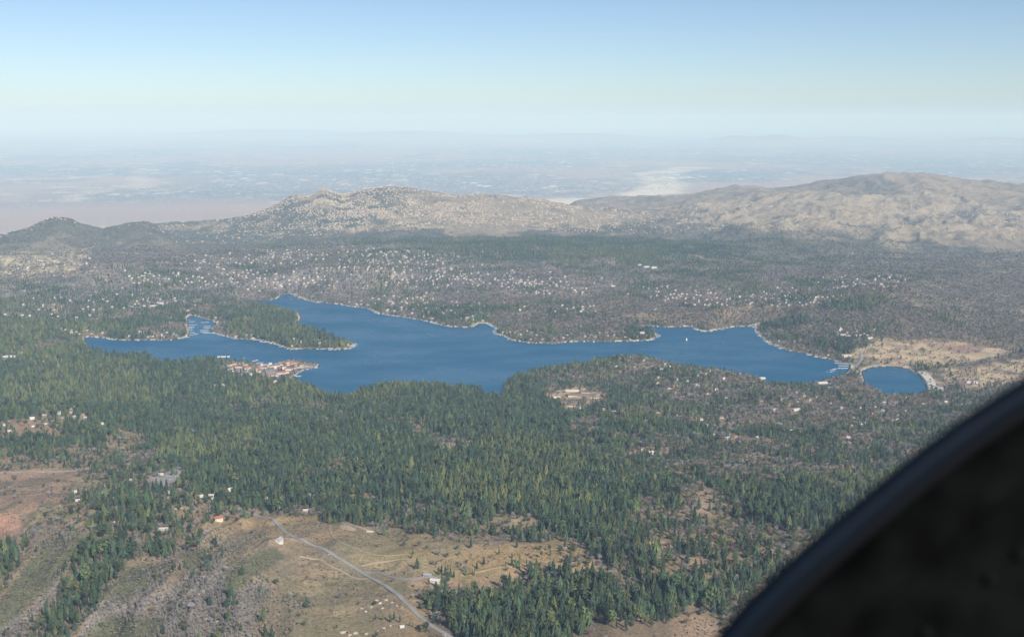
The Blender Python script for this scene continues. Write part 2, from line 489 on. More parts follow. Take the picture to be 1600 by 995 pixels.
CLEAR = {  # treeless patches: photo outlines
 'scar': [(-60,738),(60,735),(118,737),(120,762),(108,778),(60,800),(35,840),(-60,880)],
 'meadow': [(330,806),(420,806),(470,810),(540,818),(590,832),(640,850),(680,866),(700,880),(740,890),(790,888),(840,890),(800,915),(740,924),(690,905),(640,912),(625,925),(655,960),(640,985),(600,960),(570,1000),(480,1000),(500,950),(430,920),(360,860),(320,830)],
 'meadow_open': [(590,826),(650,832),(720,838),(800,842),(880,850),(930,862),(880,884),(800,892),(720,888),(660,865),(600,845)],
 'meadow_low': [(420,1030),(480,985),(560,950),(600,955),(640,985),(690,1000),(700,1040)],
 'fields': [(1330,548),(1352,538),(1368,528),(1430,534),(1450,529),(1500,536),(1560,545),(1592,550),(1545,562),(1480,568),(1430,574),(1424,576),(1345,575),(1328,570)],
 'fields_low': [(1440,588),(1470,578),(1600,560),(1640,590),(1560,600),(1520,606),(1478,606),(1455,610)],
 'dam_area': [(1436,582),(1452,582),(1480,608),(1450,614)],
 'school': [(856,613),(872,608),(905,606),(925,610),(948,615),(945,630),(915,642),(885,641),(868,630)],
 'lot': [(238,742),(262,738),(284,724),(288,730),(276,752),(262,764),(244,756)],
 'knoll': [(672,698),(700,690),(735,690),(745,697),(700,704),(680,706)],
 'glade_a': [(1010,838),(1060,848),(1050,872),(1015,862)],
 'glade_b': [(1050,735),(1066,738),(1064,765),(1050,758)],
 'glade_c': [(1088,755),(1115,765),(1112,805),(1090,800)],
 'glade_d': [(905,980),(950,976),(1010,985),(1050,965),(1090,960),(1130,975),(1130,1030),(880,1030)],
 'tan_hill': [(-60,385),(60,384),(140,392),(130,405),(120,420),(0,432),(-60,432)],
}
SOFT = {'meadow': 6, 'tan_hill': 14, 'glade_d': 10}
VILLAGE = [ray_at(u, v, 3) for u, v in VILLAGE_PX]

GREEN = [[(75,838),(145,833),(125,873),(75,918),(35,958),(-20,1000),(-20,950),(30,903)], [(200,883),(240,878),(235,913),(190,948),(170,930)], [(280,863),(330,858),(322,890),(288,890)],
 [(350,888),(395,866),(432,856),(442,873),(385,910),(350,938)], [(110,1010),(175,962),(250,966),(250,1010)], [(205,852),(228,846),(222,870),(205,872)]]
RAVINE = [[(60,968),(90,928),(110,888),(145,853),(185,838),(212,856),(210,888),(165,918),(145,953),(110,1010),(50,1010)], [(-20,846),(28,850),(42,915),(20,930),(-20,932)], [(225,845),(262,838),(268,868),(240,880)]]
SNAGP = [[(-20,962),(0,952),(42,945),(36,990),(-20,1010)], [(92,900),(132,868),(118,900),(84,935),(50,965),(36,978),(56,940)], [(150,948),(210,908),(240,905),(232,953),(165,990),(120,1010),(112,998)],
 [(240,925),(310,898),(345,886),(360,900),(352,940),(388,912),(410,905),(420,923),(400,960),(330,1010),(225,1010)], [(285,892),(320,892),(345,870),(350,885),(300,905)]]
def strips(u, v, polys, soft=5):
    m = np.zeros_like(u)
    for p in polys: m = np.maximum(m, 1 - sstep(-soft, soft, poly_dist(u, v, p, 30)))
    return m
ROADS = {  # sight-line pixels, width in metres, what it is
 'highway': ([(372,794),(395,803),(418,808),(434,818),(446,832),(470,842),(500,855),(525,870),(550,884),(568,895),(590,908),(612,922),(635,942),(655,962),(675,978),(700,992),(730,1012)], 9.5, 'asphalt'),
 'side_road': ([(0,738),(60,736),(120,735),(160,730),(200,738),(240,748)], 9, 'asphalt'),
 'ranch_lane': ([(568,893),(590,893),(612,902),(640,906),(668,900),(684,902)], 7, 'asphalt'),
 'track_a': ([(468,869),(486,872),(505,873),(510,882),(522,887),(534,890),(545,900),(560,905),(576,904)], 4, 'dirt'),
 'track_b': ([(564,884),(580,879),(610,875),(650,874)], 4, 'dirt'),
 'track_c': ([(516,820),(517,832),(523,842),(535,850),(560,858),(590,868),(612,867),(635,866)], 2.6, 'dirt'),
 'track_d': ([(740,895),(756,891),(772,887),(800,884),(830,879),(858,876)], 3.5, 'dirt'),
 'track_e': ([(534,816),(548,820),(568,826),(585,831)], 7, 'dirt'),
 'ridge_road': ([(860,378),(900,377),(940,383),(1000,390),(1050,396),(1095,402),(1115,409)], 18, 'dirt'),
 'east_road': ([(1372,530),(1395,538),(1430,548),(1465,554),(1500,557),(1540,554),(1570,548)], 9, 'dirt'),
 'field_track_a': ([(1378,532),(1410,541),(1440,552),(1465,561),(1490,566)], 6, 'dirt'),
 'field_track_b': ([(1420,533),(1470,538),(1520,544),(1560,549)], 6, 'dirt'),
 'field_track_c': ([(1480,600),(1510,594),(1545,588),(1580,575)], 6, 'dirt'),
 'east_lane': ([(1424,576),(1450,573),(1480,569),(1520,566),(1545,555),(1572,548)], 7, 'asphalt'),
 'causeway': ([(1330,580),(1340,570),(1347,560),(1344,548)], 12, 'asphalt'),
 'causeway_low': ([(1338,582),(1350,574),(1366,570),(1400,571),(1424,573)], 8, 'dirt'),
 'shore_road': ([(905,451),(925,449),(945,447),(958,444)], 14, 'dirt'),
 'hill_road': ([(1400,430),(1440,433),(1480,440),(1520,449),(1560,456),(1600,460),(1640,463)], 14, 'dirt'),
 'snow_road': ([(830,379),(850,380),(865,380)], 22, 'dirt'),
 'hill_lane': ([(112,405),(112,396),(130,389),(148,385)], 12, 'dirt'),
}
ROAD_W = {}
for k, (px, wd, mt) in ROADS.items():
    pts = [ground_at(u, v) for u, v in px]
    P = np.array([(p[0], p[1]) for p in pts])
    d = np.concatenate([[0], np.cumsum(np.hypot(*np.diff(P, axis=0).T))])
    n = max(6, int(d[-1] / (12 if d[-1] < 4000 else 30)))
    s = np.linspace(0, d[-1], n)
    xs, ys = np.interp(s, d, P[:, 0]), np.interp(s, d, P[:, 1])
    for _ in range(3):
        xs[1:-1] = (xs[:-2] + 2 * xs[1:-1] + xs[2:]) / 4
        ys[1:-1] = (ys[:-2] + 2 * ys[1:-1] + ys[2:]) / 4
    ROAD_W[k] = (np.stack([xs, ys], 1), wd, mt)

def cover(x, y, z):
    """Densities (0..1) of conifers and bare trees and the distance to roads."""
    u, v = project(x, y, z)
    wu = (fbm(x, y, 160, 3, 51) - 0.5)
    wv = (fbm(x, y, 160, 3, 52) - 0.5)
    sc = np.clip((v - 380) / 300.0, 0.15, 1.6)
    uu, vv = u + wu * 60 * sc, v + wv * 34 * sc
    c = grid_look(GRIDC, uu, vv) / 9.0
    b = grid_look(GRIDB, uu, vv) / 9.0
    clr = np.zeros_like(x)
    wu2 = fbm(x, y, 42, 3, 53) - 0.5; wv2 = fbm(x, y, 42, 3, 54) - 0.5
    ce, be = u + (wu * 34 + wu2 * 34) * sc, v + (wv * 18 + wv2 * 16) * sc
    for k, poly in CLEAR.items():
        d = poly_dist(ce, be, poly, 40)
        clr = np.maximum(clr, (1 - sstep(-SOFT.get(k, 3), SOFT.get(k, 3), d)) * {'school': .84, 'meadow_open': .80, 'fields': .95, 'fields_low': .85, 'tan_hill': .75}.get(k, 1))
    # natural clumping
    n1 = fbm(x, y, 60, 3, 61)
    n2 = fbm(x, y, 240, 3, 62)
    c = np.clip(c * (1 + (n1 - 0.5) * 2.2 * (1 - c)) + (n2 - 0.5) * 1.1 * c * (1 - c) * 4, 0, 1)
    rr_ = np.hypot(x, y)
    n3 = fbm(x, y, 170, 4, 68)
    patch_ = sstep(4800, 6000, rr_) * (1 - sstep(0.75, 0.95, c)) * sstep(396, 420, v)
    c = np.clip(c * (1 - patch_ + patch_ * np.clip((n3 - 0.36) * 5.2, 0.05, 2.0)), 0, 1)
    east_ = sstep(880, 1050, u) * (1 - sstep(4800, 5600, rr_)) * sstep(560, 600, v)
    c = np.clip(c * (1 - east_ + east_ * np.clip((n3 - 0.26) * 3.6, 0.35, 1.4)), 0, 1)
    b = np.clip(b + (fbm(x, y, 110, 4, 63) - 0.48) * 2.6 * b + east_ * 0.05, 0, 1)
    nearf = (1 - sstep(4300, 4900, rr_))
    op = fbm(x, y, 130, 4, 83)
    c = c * (1 - nearf * 0.80 * sstep(0.565, 0.65, op))
    b = np.clip(b + nearf * 0.12 * sstep(0.57, 0.64, op) * (1 - clr), 0, 1)
    sl = (1 - sstep(380, 540, u)) * sstep(838, 872, v)
    gl = gully(x, y)
    su, sv = u + (wu + wu2) * 26, v + (wv + wv2) * 14
    gr, ra, sn = strips(su, sv, GREEN), strips(su, sv, RAVINE, 8), strips(su, sv, SNAGP, 9)
    c = np.where(sl > 0, c * (1 - sl) + sl * (0.07 + 0.13 * (u < 330) * (v < 900) + 0.62 * ra) * (1 - 0.95 * gr), c)
    b = np.where(sl > 0, b * (1 - sl) + sl * (0.14 + 0.75 * sn * (1 - ra)) * (1 - 0.92 * gr), b)
    c, b = c * (1 - clr * 0.97), b * (1 - clr * 0.90)
    return u, v, c, b, clr

# ------------------------------------------------------------------ vertex colours of the ground
def lerp(a, b, t): return a + (np.asarray(b)[None, :] - a) * t[:, None]
xf, yf, zf_, dlf = X2.ravel(), Y2.ravel(), Z2.ravel(), DL2.ravel()
rf = np.hypot(xf, yf)
uf, vf, cf, bf, clf = cover(xf, np.maximum(yf, 50), zf_)
n_a, n_b, n_c = fbm(xf, yf, 130, 5, 71), fbm(xf, yf, 420, 4, 72), fbm(xf, yf, 45, 3, 73)
colr = np.tile(np.array([[0.200, 0.150, 0.100]]), (xf.size, 1))
# bare ground of the foreground slopes
bare = 1 - sstep(0.08, 0.45, cf)
fg = (1 - sstep(3300, 4200, rf)) * bare
colr = lerp(colr, (0.300, 0.212, 0.108), fg)
colr = lerp(colr, (0.150, 0.140, 0.075), fg * sstep(0.50, 0.64, n_a) * 0.75)
colr = lerp(colr, (0.240, 0.190, 0.150), fg * sstep(0.52, 0.66, n_b) * 0.5)
colr = lerp(colr, (0.200, 0.185, 0.085), fg * sstep(0.50, 0.60, fbm(xf, yf, 260, 4, 75)) * 0.35)
ollv = (1 - sstep(330, 480, uf)) * sstep(800, 850, vf)
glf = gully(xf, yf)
su_, sv_ = uf + (n_c - .5) * 22, vf + (n_a - .5) * 14
grf, snf = strips(su_, sv_, GREEN), strips(su_, sv_, SNAGP, 9)
colr = lerp(colr, (0.225, 0.175, 0.125), fg * ollv * 0.8)
colr = lerp(colr, (0.330, 0.240, 0.150), fg * ollv * sstep(0.50, 0.60, glf) * sstep(.48, .6, n_a) * 0.6)
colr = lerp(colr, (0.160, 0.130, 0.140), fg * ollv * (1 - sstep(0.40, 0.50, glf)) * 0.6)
colr = lerp(colr, (0.190, 0.175, 0.165), fg * snf * 0.8)
colr = lerp(colr, (0.105, 0.112, 0.062), fg * grf * (0.75 + .25 * n_c))
dsc = poly_dist(uf, vf, CLEAR['scar'], 60)
colr = lerp(colr, (0.300, 0.200, 0.135), (1 - sstep(-4, 6, dsc)) * 0.85)
colr = lerp(colr, (0.130, 0.120, 0.075), (1 - sstep(-4, 6, dsc)) * sstep(0.55, 0.68, n_c) * 0.8)
colr = lerp(colr, (0.37, 0.215, 0.145), (1 - sstep(0, 10, poly_dist(uf, vf, [(-40,806),(22,808),(28,825),(10,832),(-40,836)], 60))) * 0.9)
colr = lerp(colr, (0.36, 0.235, 0.15), (1 - sstep(0, 6, poly_dist(uf, vf, [(640,905),(716,908),(720,914),(700,918),(640,914)], 60))) * 0.8)
colr = lerp(colr, (0.36, 0.275, 0.16), (1 - sstep(-4, 10, poly_dist(uf, vf, [(586,884),(650,874),(700,882),(690,893),(640,902),(600,900)], 60))) * 0.55)
colr = lerp(colr, (0.38, 0.26, 0.16), (1 - sstep(-2, 6, poly_dist(uf, vf, [(730,905),(840,885),(850,893),(780,915),(740,920)], 60))) * 0.6)
# tan clearings in the east
n_d = fbm(xf, yf, 70, 4, 78)
for k in ('fields', 'fields_low', 'school', 'dam_area', 'knoll'):
    d = poly_dist(uf + (n_a - .5) * 30, vf + (n_c - .5) * 12, CLEAR[k], 40)
    colr = lerp(colr, (0.44, 0.335, 0.210), (1 - sstep(-1.5, 3, d)) * (0.65 + 0.35 * sstep(0.4, 0.6, n_c)))
    colr = lerp(colr, (0.22, 0.16, 0.13), (1 - sstep(-1.5, 3, d)) * sstep(0.54, 0.62, n_d) * 0.85)
    colr = lerp(colr, (0.12, 0.115, 0.075), (1 - sstep(-1.5, 3, d)) * sstep(0.60, 0.66, n_a) * 0.8)
colr = lerp(colr, (0.25, 0.15, 0.12), (1 - sstep(-3, 6, poly_dist(uf + (n_a - .5) * 20, vf + (n_c - .5) * 6, [(1478,541),(1500,540),(1525,545),(1520,550),(1490,550)], 40))) * .8)
d = poly_dist(uf, vf, CLEAR['lot'], 40)
colr = lerp(colr, (0.30, 0.285, 0.27), (1 - sstep(-1.5, 2, d)))
d = poly_dist(xf, yf, VILLAGE, 60)
colr = lerp(colr, (0.24, 0.20, 0.17), (1 - sstep(-5, 12, d)))
colr = lerp(colr, (0.13, 0.09, 0.07), (1 - sstep(-5, 12, d)) * sstep(.48, .58, n_c))
for k in ('glade_a', 'glade_b', 'glade_c', 'glade_d'):
    d = poly_dist(uf, vf, CLEAR[k], 40)
    colr = lerp(colr, (0.32, 0.225, 0.15), (1 - sstep(-4, 6, d)))
# brush country behind the lake
mid = sstep(6500, 7600, rf) * (1 - sstep(9500, 10500, rf))
colr = lerp(colr, (0.205, 0.180, 0.165), mid)
colr = lerp(colr, (0.135, 0.130, 0.105), mid * sstep(980, 1120, uf) * (1 - sstep(425, 450, vf)) * .9)
colr = lerp(colr, (0.090, 0.092, 0.075), mid * sstep(0.55, 0.68, fbm(xf, yf, 210, 4, 76)) * 0.7)
colr = lerp(colr, (0.330, 0.270, 0.200), mid * sstep(0.60, 0.70, fbm(xf, yf, 150, 4, 79)) * 0.7)
colr = lerp(colr, (0.36, 0.30, 0.20), mid * sstep(0.60, 0.72, n_c) * 0.6)
east = sstep(1330, 1480, uf) * sstep(395, 425, vf) * (1 - sstep(490, 530, vf))
colr = lerp(colr, (0.200, 0.170, 0.125), east * sstep(6000, 6600, rf))
colr = lerp(colr, (0.33, 0.30, 0.15), east * sstep(6000, 6600, rf) * sstep(0.60, 0.70, n_a) * 0.7)
d = poly_dist(uf, vf, CLEAR['tan_hill'], 60)
colr = lerp(colr, (0.48, 0.40, 0.26), (1 - sstep(-6, 10, d)) * (0.35 + 0.65 * sstep(0.42, 0.55, n_c)))
# hills beyond: dark brush with pale granite, then bare desert
hill = sstep(9500, 10500, rf)
g1 = fbm(xf, yf, 260, 5, 81)
g2 = fbm(xf, yf, 900, 4, 82)
colr = lerp(colr, (0.125, 0.120, 0.095), hill)
rocky = hill * (1 - sstep(300, 420, 0 * uf + np.abs(uf - 610))) * (1 - sstep(355, 372, vf))
colr = lerp(colr, (0.40, 0.32, 0.22), rocky * sstep(0.48, 0.64, g1) * 0.6)
colr = lerp(colr, (0.32, 0.26, 0.18), hill * sstep(0.54, 0.66, g1) * 0.5)
vv_edge = np.interp(uf, [560, 640, 700, 800, 900, 960, 1020, 1100, 1180, 1280, 1380, 1450, 1520, 1600], [290, 345, 366, 368, 360, 352, 342, 340, 352, 354, 362, 380, 392, 398]) + (g1 - 0.5) * 50 + (n_b - 0.5) * 16
des = hill * (1 - sstep(-5, 6, vf - vv_edge)) * sstep(600, 700, uf + (g2 - 0.5) * 120)
colr = lerp(colr, (0.295, 0.240, 0.178), des * 0.95)
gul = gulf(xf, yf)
colr = lerp(colr, (0.215, 0.175, 0.130), des * sstep(0.66, 0.50, gul) * 0 + des * (1 - sstep(0.50, 0.66, gul)) * 0.75)  # gully floors darkened: ravine brush, with relief shading put into the colour
colr = lerp(colr, (0.16, 0.145, 0.115), des * sstep(0.56, 0.68, g1) * 0.7)
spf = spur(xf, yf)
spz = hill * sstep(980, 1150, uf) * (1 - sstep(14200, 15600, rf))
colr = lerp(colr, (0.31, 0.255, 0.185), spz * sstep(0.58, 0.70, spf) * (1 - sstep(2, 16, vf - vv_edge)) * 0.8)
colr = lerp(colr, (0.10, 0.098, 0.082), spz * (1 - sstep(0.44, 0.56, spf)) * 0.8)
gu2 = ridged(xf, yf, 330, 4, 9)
colr = lerp(colr, (0.085, 0.090, 0.070), hill * (1 - des) * (1 - sstep(0.48, 0.62, gu2)) * 0.6)  # low ground darker: brush tone that also carries painted shading of the relief
# the plain
pl = (1 - sstep(-560, -380, zf_)) * sstep(14000, 16500, rf)
p1 = fbm(xf, yf, 6500, 5, 91, 0.55)
p2 = fbm(xf, yf * 0.7, 2300, 4, 92)
p3 = fbm(xf, yf, 700, 3, 93)
colr = lerp(colr, (0.390, 0.280, 0.225), pl)
colr = lerp(colr, (0.46, 0.40, 0.27), pl * (1 - sstep(16500, 24000, rf)) * 0.5)
town = pl * sstep(23000, 28500, rf) * sstep(0.44, 0.56, p1)
colr = lerp(colr, (0.175, 0.185, 0.190), town * 0.95)
colr = lerp(colr, (0.19, 0.18, 0.16), pl * sstep(0.56, 0.66, p2) * 0.8 * sstep(20000, 24000, rf))
colr = lerp(colr, (0.34, 0.26, 0.22), pl * sstep(0.45, 0.55, fbm(xf * .5, yf, 3300, 3, 97)) * 0.5)
colr = lerp(colr, (0.58, 0.50, 0.42), pl * sstep(0.64, 0.70, p3) * sstep(0.48, 0.6, p2) * 0.8)
# pale sandy river wash
WASH = [ground_at(u, v)[:2] for u, v in [(845,318),(900,312),(950,307),(1000,302),(1030,299),(1040,290),(1035,280),(1020,272),(1050,267),(1085,262)]]
dw = line_dist(xf, yf, WASH, 2500)
dw = dw + (fbm(xf, yf, 900, 4, 95) - 0.5) * 700
colr = lerp(colr, (0.66, 0.57, 0.43), (1 - sstep(380, 850, dw)) * (1 - sstep(-560, -380, zf_)))
WASH2 = [ground_at(u, v)[:2] for u, v in [(110,315),(120,305),(160,298),(215,294),(222,285),(218,270),(235,264)]]
dw = line_dist(xf, yf, WASH2, 2500) + (fbm(xf, yf, 900, 4, 96) - 0.5) * 800
colr = lerp(colr, (0.55, 0.44, 0.35), (1 - sstep(150, 450, dw)) * (1 - sstep(-560, -380, zf_)) * 0.7)
# shores: pale sand and granite by the water, dark bed beneath it
near_sh = (dlf > -2) & (dlf < -6 + 34 * n_a * n_c ** .5) & (rf > 5000)
colr[near_sh] = np.array([0.50, 0.43, 0.33]) * (0.75 + 0.5 * n_c[near_sh])[:, None]
colr[dlf <= -2] = (0.03, 0.05, 0.06)
colr *= (0.80 + 0.40 * n_c)[:, None]

nr, na = Z2.shape
me = bpy.data.meshes.new('ground')
nv = nr * na
me.vertices.add(nv + 1)
co3 = np.concatenate([np.stack([xf, yf, zf_], 1).ravel(), [0, 0, float(Z2[0].mean())]])
me.vertices.foreach_set('co', co3.astype(np.float32))
jj, ii = np.meshgrid(np.arange(nr - 1), np.arange(na - 1), indexing='ij')
a0 = (jj * na + ii).ravel()
quads = np.stack([a0, a0 + na, a0 + na + 1, a0 + 1], 1).astype(np.int32)
fan = np.stack([np.arange(na - 1), np.arange(1, na), np.full(na - 1, nv)], 1).astype(np.int32)
nq, nf = len(quads), len(fan)
me.loops.add(nq * 4 + nf * 3)
me.loops.foreach_set('vertex_index', np.concatenate([quads.ravel(), fan.ravel()]))
me.polygons.add(nq + nf)
me.polygons.foreach_set('loop_start', np.concatenate([np.arange(nq) * 4, nq * 4 + np.arange(nf) * 3]).astype(np.int32))
me.polygons.foreach_set('loop_total', np.concatenate([np.full(nq, 4), np.full(nf, 3)]).astype(np.int32))
me.polygons.foreach_set('use_smooth', np.ones(nq + nf, bool))
me.update(calc_edges=True)
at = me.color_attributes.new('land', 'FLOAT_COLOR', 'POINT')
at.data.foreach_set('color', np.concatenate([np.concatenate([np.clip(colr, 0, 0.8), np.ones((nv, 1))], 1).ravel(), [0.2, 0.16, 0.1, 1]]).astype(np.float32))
twn = me.attributes.new('town', 'FLOAT', 'POINT')
twn.data.foreach_set('value', np.concatenate([town + 0.25 * pl * sstep(24000, 30000, rf), [0]]).astype(np.float32))
hil = me.attributes.new('speck', 'FLOAT', 'POINT')
hil.data.foreach_set('value', np.concatenate([np.clip(hill * (1 - pl) * (1 - 0.45 * des) + mid * 0.7, 0, 1), [0]]).astype(np.float32))

mg = bpy.data.materials.new('land')
mg.use_nodes = True
n, l = mg.node_tree.nodes, mg.node_tree.links
b = n['Principled BSDF']
b.inputs['Roughness'].default_value = 0.98
b.inputs['Specular IOR Level'].default_value = 0.1
ca = n.new('ShaderNodeAttribute'); ca.attribute_name = 'land'
ta = n.new('ShaderNodeAttribute'); ta.attribute_name = 'town'
sa = n.new('ShaderNodeAttribute'); sa.attribute_name = 'speck'
g = n.new('ShaderNodeNewGeometry')
def noise(scale, detail=3, rough=0.6):
    t = n.new('ShaderNodeTexNoise')
    t.inputs['Scale'].default_value = scale
    t.inputs['Detail'].default_value = detail
    t.inputs['Roughness'].default_value = rough
    l.new(g.outputs['Position'], t.inputs['Vector'])
    return t.outputs['Fac']
def rng(src, a, b_, c, d_):
    m_ = n.new('ShaderNodeMapRange')
    m_.inputs['From Min'].default_value = a; m_.inputs['From Max'].default_value = b_
    m_.inputs['To Min'].default_value = c; m_.inputs['To Max'].default_value = d_
    l.new(src, m_.inputs['Value'])
    return m_.outputs[0]
def mul(a, b_):
    m_ = n.new('ShaderNodeMath'); m_.operation = 'MULTIPLY'
    l.new(a, m_.inputs[0])
    if isinstance(b_, float): m_.inputs[1].default_value = b_
    else: l.new(b_, m_.inputs[1])
    return m_.outputs[0]
def mix(fac, a, color):
    m_ = n.new('ShaderNodeMix'); m_.data_type = 'RGBA'
    l.new(fac, m_.inputs['Factor']); l.new(a, m_.inputs['A'])
    m_.inputs['B'].default_value = (*color, 1)
    return m_.outputs['Result']
cur = ca.outputs['Color']
hs = n.new('ShaderNodeHueSaturation')
l.new(cur, hs.inputs['Color'])
l.new(rng(noise(0.14, 5, 0.7), 0.32, 0.68, 0.58, 1.40), hs.inputs['Value'])
cur = hs.outputs[0]
# brush dots and pale stones on the far hills
cur = mix(mul(rng(noise(0.035, 4, 0.7), 0.50, 0.60, 0, 0.75), sa.outputs['Fac']), cur, (0.055, 0.058, 0.042))
cur = mix(mul(rng(noise(0.027, 4, 0.75), 0.60, 0.68, 0, 0.6), sa.outputs['Fac']), cur, (0.50, 0.41, 0.29))
# streets, roofs and yards of the towns on the plain
def vor(scale):
    t = n.new('ShaderNodeTexVoronoi'); t.inputs['Scale'].default_value = scale
    q = n.new('ShaderNodeMapping'); q.inputs['Scale'].default_value = (1.0, 0.42, 1.0)
    l.new(g.outputs['Position'], q.inputs['Vector']); l.new(q.outputs[0], t.inputs['Vector'])
    return t
v1, v2 = vor(0.019), vor(0.0045)
sepc = n.new('ShaderNodeSeparateColor'); l.new(v1.outputs['Color'], sepc.inputs[0])
cur = mix(mul(mul(rng(sepc.outputs[0], 0.76, 0.84, 0, 0.5), ta.outputs['Fac']), 1.0), cur, (0.70, 0.68, 0.64))
cur = mix(mul(rng(sepc.outputs[1], 0.60, 0.70, 0, 0.55), ta.outputs['Fac']), cur, (0.085, 0.10, 0.085))
sepd = n.new('ShaderNodeSeparateColor'); l.new(v2.outputs['Color'], sepd.inputs[0])
cur = mix(mul(rng(sepd.outputs[0], 0.955, 0.965, 0, 0.6), ta.outputs['Fac']), cur, (0.78, 0.76, 0.72))
cur = mix(mul(rng(noise(0.0011, 5, 0.7), 0.5, 0.62, 0, 0.5), ta.outputs['Fac']), cur, (0.11, 0.13, 0.13))
l.new(cur, b.inputs['Base Color'])
me.materials.append(mg)
tag(link('ground', me), kind='structure')

# ------------------------------------------------------------------ water
mw = bpy.data.materials.new('lake_water')
mw.use_nodes = True
n, l = mw.node_tree.nodes, mw.node_tree.links
b = n['Principled BSDF']
b.inputs['Base Color'].default_value = (0.004, 0.080, 0.165, 1)
b.inputs['Specular IOR Level'].default_value = 0.28
b.inputs['Roughness'].default_value = 0.22
b.inputs['IOR'].default_value = 1.333
g = n.new('ShaderNodeNewGeometry')
t1 = n.new('ShaderNodeTexNoise'); t1.inputs['Scale'].default_value = 0.35; t1.inputs['Detail'].default_value = 5
mp = n.new('ShaderNodeMapping'); mp.inputs['Scale'].default_value = (0.5, 1.0, 1.0)
l.new(g.outputs['Position'], mp.inputs['Vector']); l.new(mp.outputs[0], t1.inputs['Vector'])
bp = n.new('ShaderNodeBump'); bp.inputs['Strength'].default_value = 0.8; bp.inputs['Distance'].default_value = 1.2
l.new(t1.outputs['Fac'], bp.inputs['Height']); l.new(bp.outputs[0], b.inputs['Normal'])
t2 = n.new('ShaderNodeTexNoise'); t2.inputs['Scale'].default_value = 0.004; t2.inputs['Detail'].default_value = 4
l.new(mp.outputs[0], t2.inputs['Vector'])
mr = n.new('ShaderNodeMapRange'); mr.inputs['From Min'].default_value = 0.35; mr.inputs['From Max'].default_value = 0.65
mr.inputs['To Min'].default_value = 0.20; mr.inputs['To Max'].default_value = 0.46
l.new(t2.outputs['Fac'], mr.inputs['Value']); l.new(mr.outputs[0], b.inputs['Roughness'])

def water(name, poly, grow):
    P = np.array(poly); c = P.mean(0)
    x0, y0 = P.min(0) - grow; x1, y1 = P.max(0) + grow
    nx, ny = 24, 16
    vs = [(x0 + (x1 - x0) * i / nx, y0 + (y1 - y0) * j / ny, 0) for j in range(ny + 1) for i in range(nx + 1)]
    fs = [(j * (nx + 1) + i, j * (nx + 1) + i + 1, (j + 1) * (nx + 1) + i + 1, (j + 1) * (nx + 1) + i) for j in range(ny) for i in range(nx)]
    tag(link(name, make_mesh(name, vs, fs, [mw])), kind='structure')
water('lake_water', LAKE + POND, 6)

# ------------------------------------------------------------------ roads
for k, (P, wd, mt) in ROAD_W.items():
    T = np.gradient(P, axis=0); T /= np.hypot(T[:, 0], T[:, 1])[:, None] + 1e-9
    N = np.stack([-T[:, 1], T[:, 0]], 1)
    offs = [-0.62, -0.5, -0.25, 0, 0.25, 0.5, 0.62]
    rows = []
    hc = height(P[:, 0], P[:, 1])
    hm = hc.copy()
    for o_ in (-0.5, 0.5):
        Q = P + N * wd * o_
        hm = np.maximum(hm, height(Q[:, 0], Q[:, 1]))
    for _ in range(2): hm[1:-1] = np.maximum(hm[1:-1], (hm[:-2] + hm[1:-1] + hm[2:]) / 3)
    vs, fs, fm = [], [], []
    for j in range(len(P)):
        for q, o_ in enumerate(offs):
            w_ = wd * (1 + 0.0 * j)
            x, y = P[j] + N[j] * w_ * o_
            zz = hm[j] + 0.5 if q not in (0, 6) else hm[j] - 4.0
            vs.append((x, y, zz))
    m_ = len(offs)
    for j in range(len(P) - 1):
        for q in range(m_ - 1):
            fs.append((j * m_ + q, j * m_ + q + 1, (j + 1) * m_ + q + 1, (j + 1) * m_ + q))
    nm = {'highway': 'paved_road', 'side_road': 'paved_road', 'ranch_lane': 'paved_lane', 'east_lane': 'paved_lane', 'causeway': 'causeway_road'}.get(k, 'dirt_track')
    tag(link(nm, make_mesh(nm, vs, fs, [M[mt]])), kind='structure')
    if k in ('highway',):
        vs, fs = [], []
        for j in range(len(P)):
            for o_ in (-0.02, 0.02):
                x, y = P[j] + N[j] * wd * o_
                vs.append((x, y, hm[j] + 0.53))
        for j in range(len(P) - 1):
            fs.append((2 * j, 2 * j + 1, 2 * j + 3, 2 * j + 2))
        tag(link('road_centre_line', make_mesh('road_centre_line', vs, fs, [M['line']])), kind='structure')

# ------------------------------------------------------------------ tree, brush and rock shapes (height 1)
def crown_fir(seed, rad, tiers, start, ragged=0.25, pts=12):
    R = random.Random(seed)
    vs, fs = [], []
    for t in range(tiers):
        f = t / (tiers - 1.0)
        zb = start + (1 - start) * (f ** 0.92) * 0.90
        zt = min(1.0, zb + (1 - start) / tiers * 2.0 + 0.03)
        if t == tiers - 1: zt = 1.0
        r = rad * ((1 - f) ** 0.8 * 0.93 + 0.07) * R.uniform(0.86, 1.12)
        ox, oy = R.uniform(-1, 1) * rad * 0.12, R.uniform(-1, 1) * rad * 0.12
        n0 = len(vs)
        vs.append((ox * 0.4, oy * 0.4, zt))
        a0 = R.random() * 6.28
        for k in range(pts):
            a = a0 + 2 * math.pi * (k + R.uniform(-0.25, 0.25)) / pts
            rk = r * (1.0 if k % 2 == 0 else 0.52) * R.uniform(1 - ragged, 1 + ragged)
            vs.append((ox + rk * math.cos(a), oy + rk * math.sin(a), zb - (0.030 if k % 2 == 0 else -0.015) * R.uniform(0.5, 1.5)))
        for k in range(pts):
            fs.append((n0, n0 + 1 + k, n0 + 1 + (k + 1) % pts))
    return vs, fs

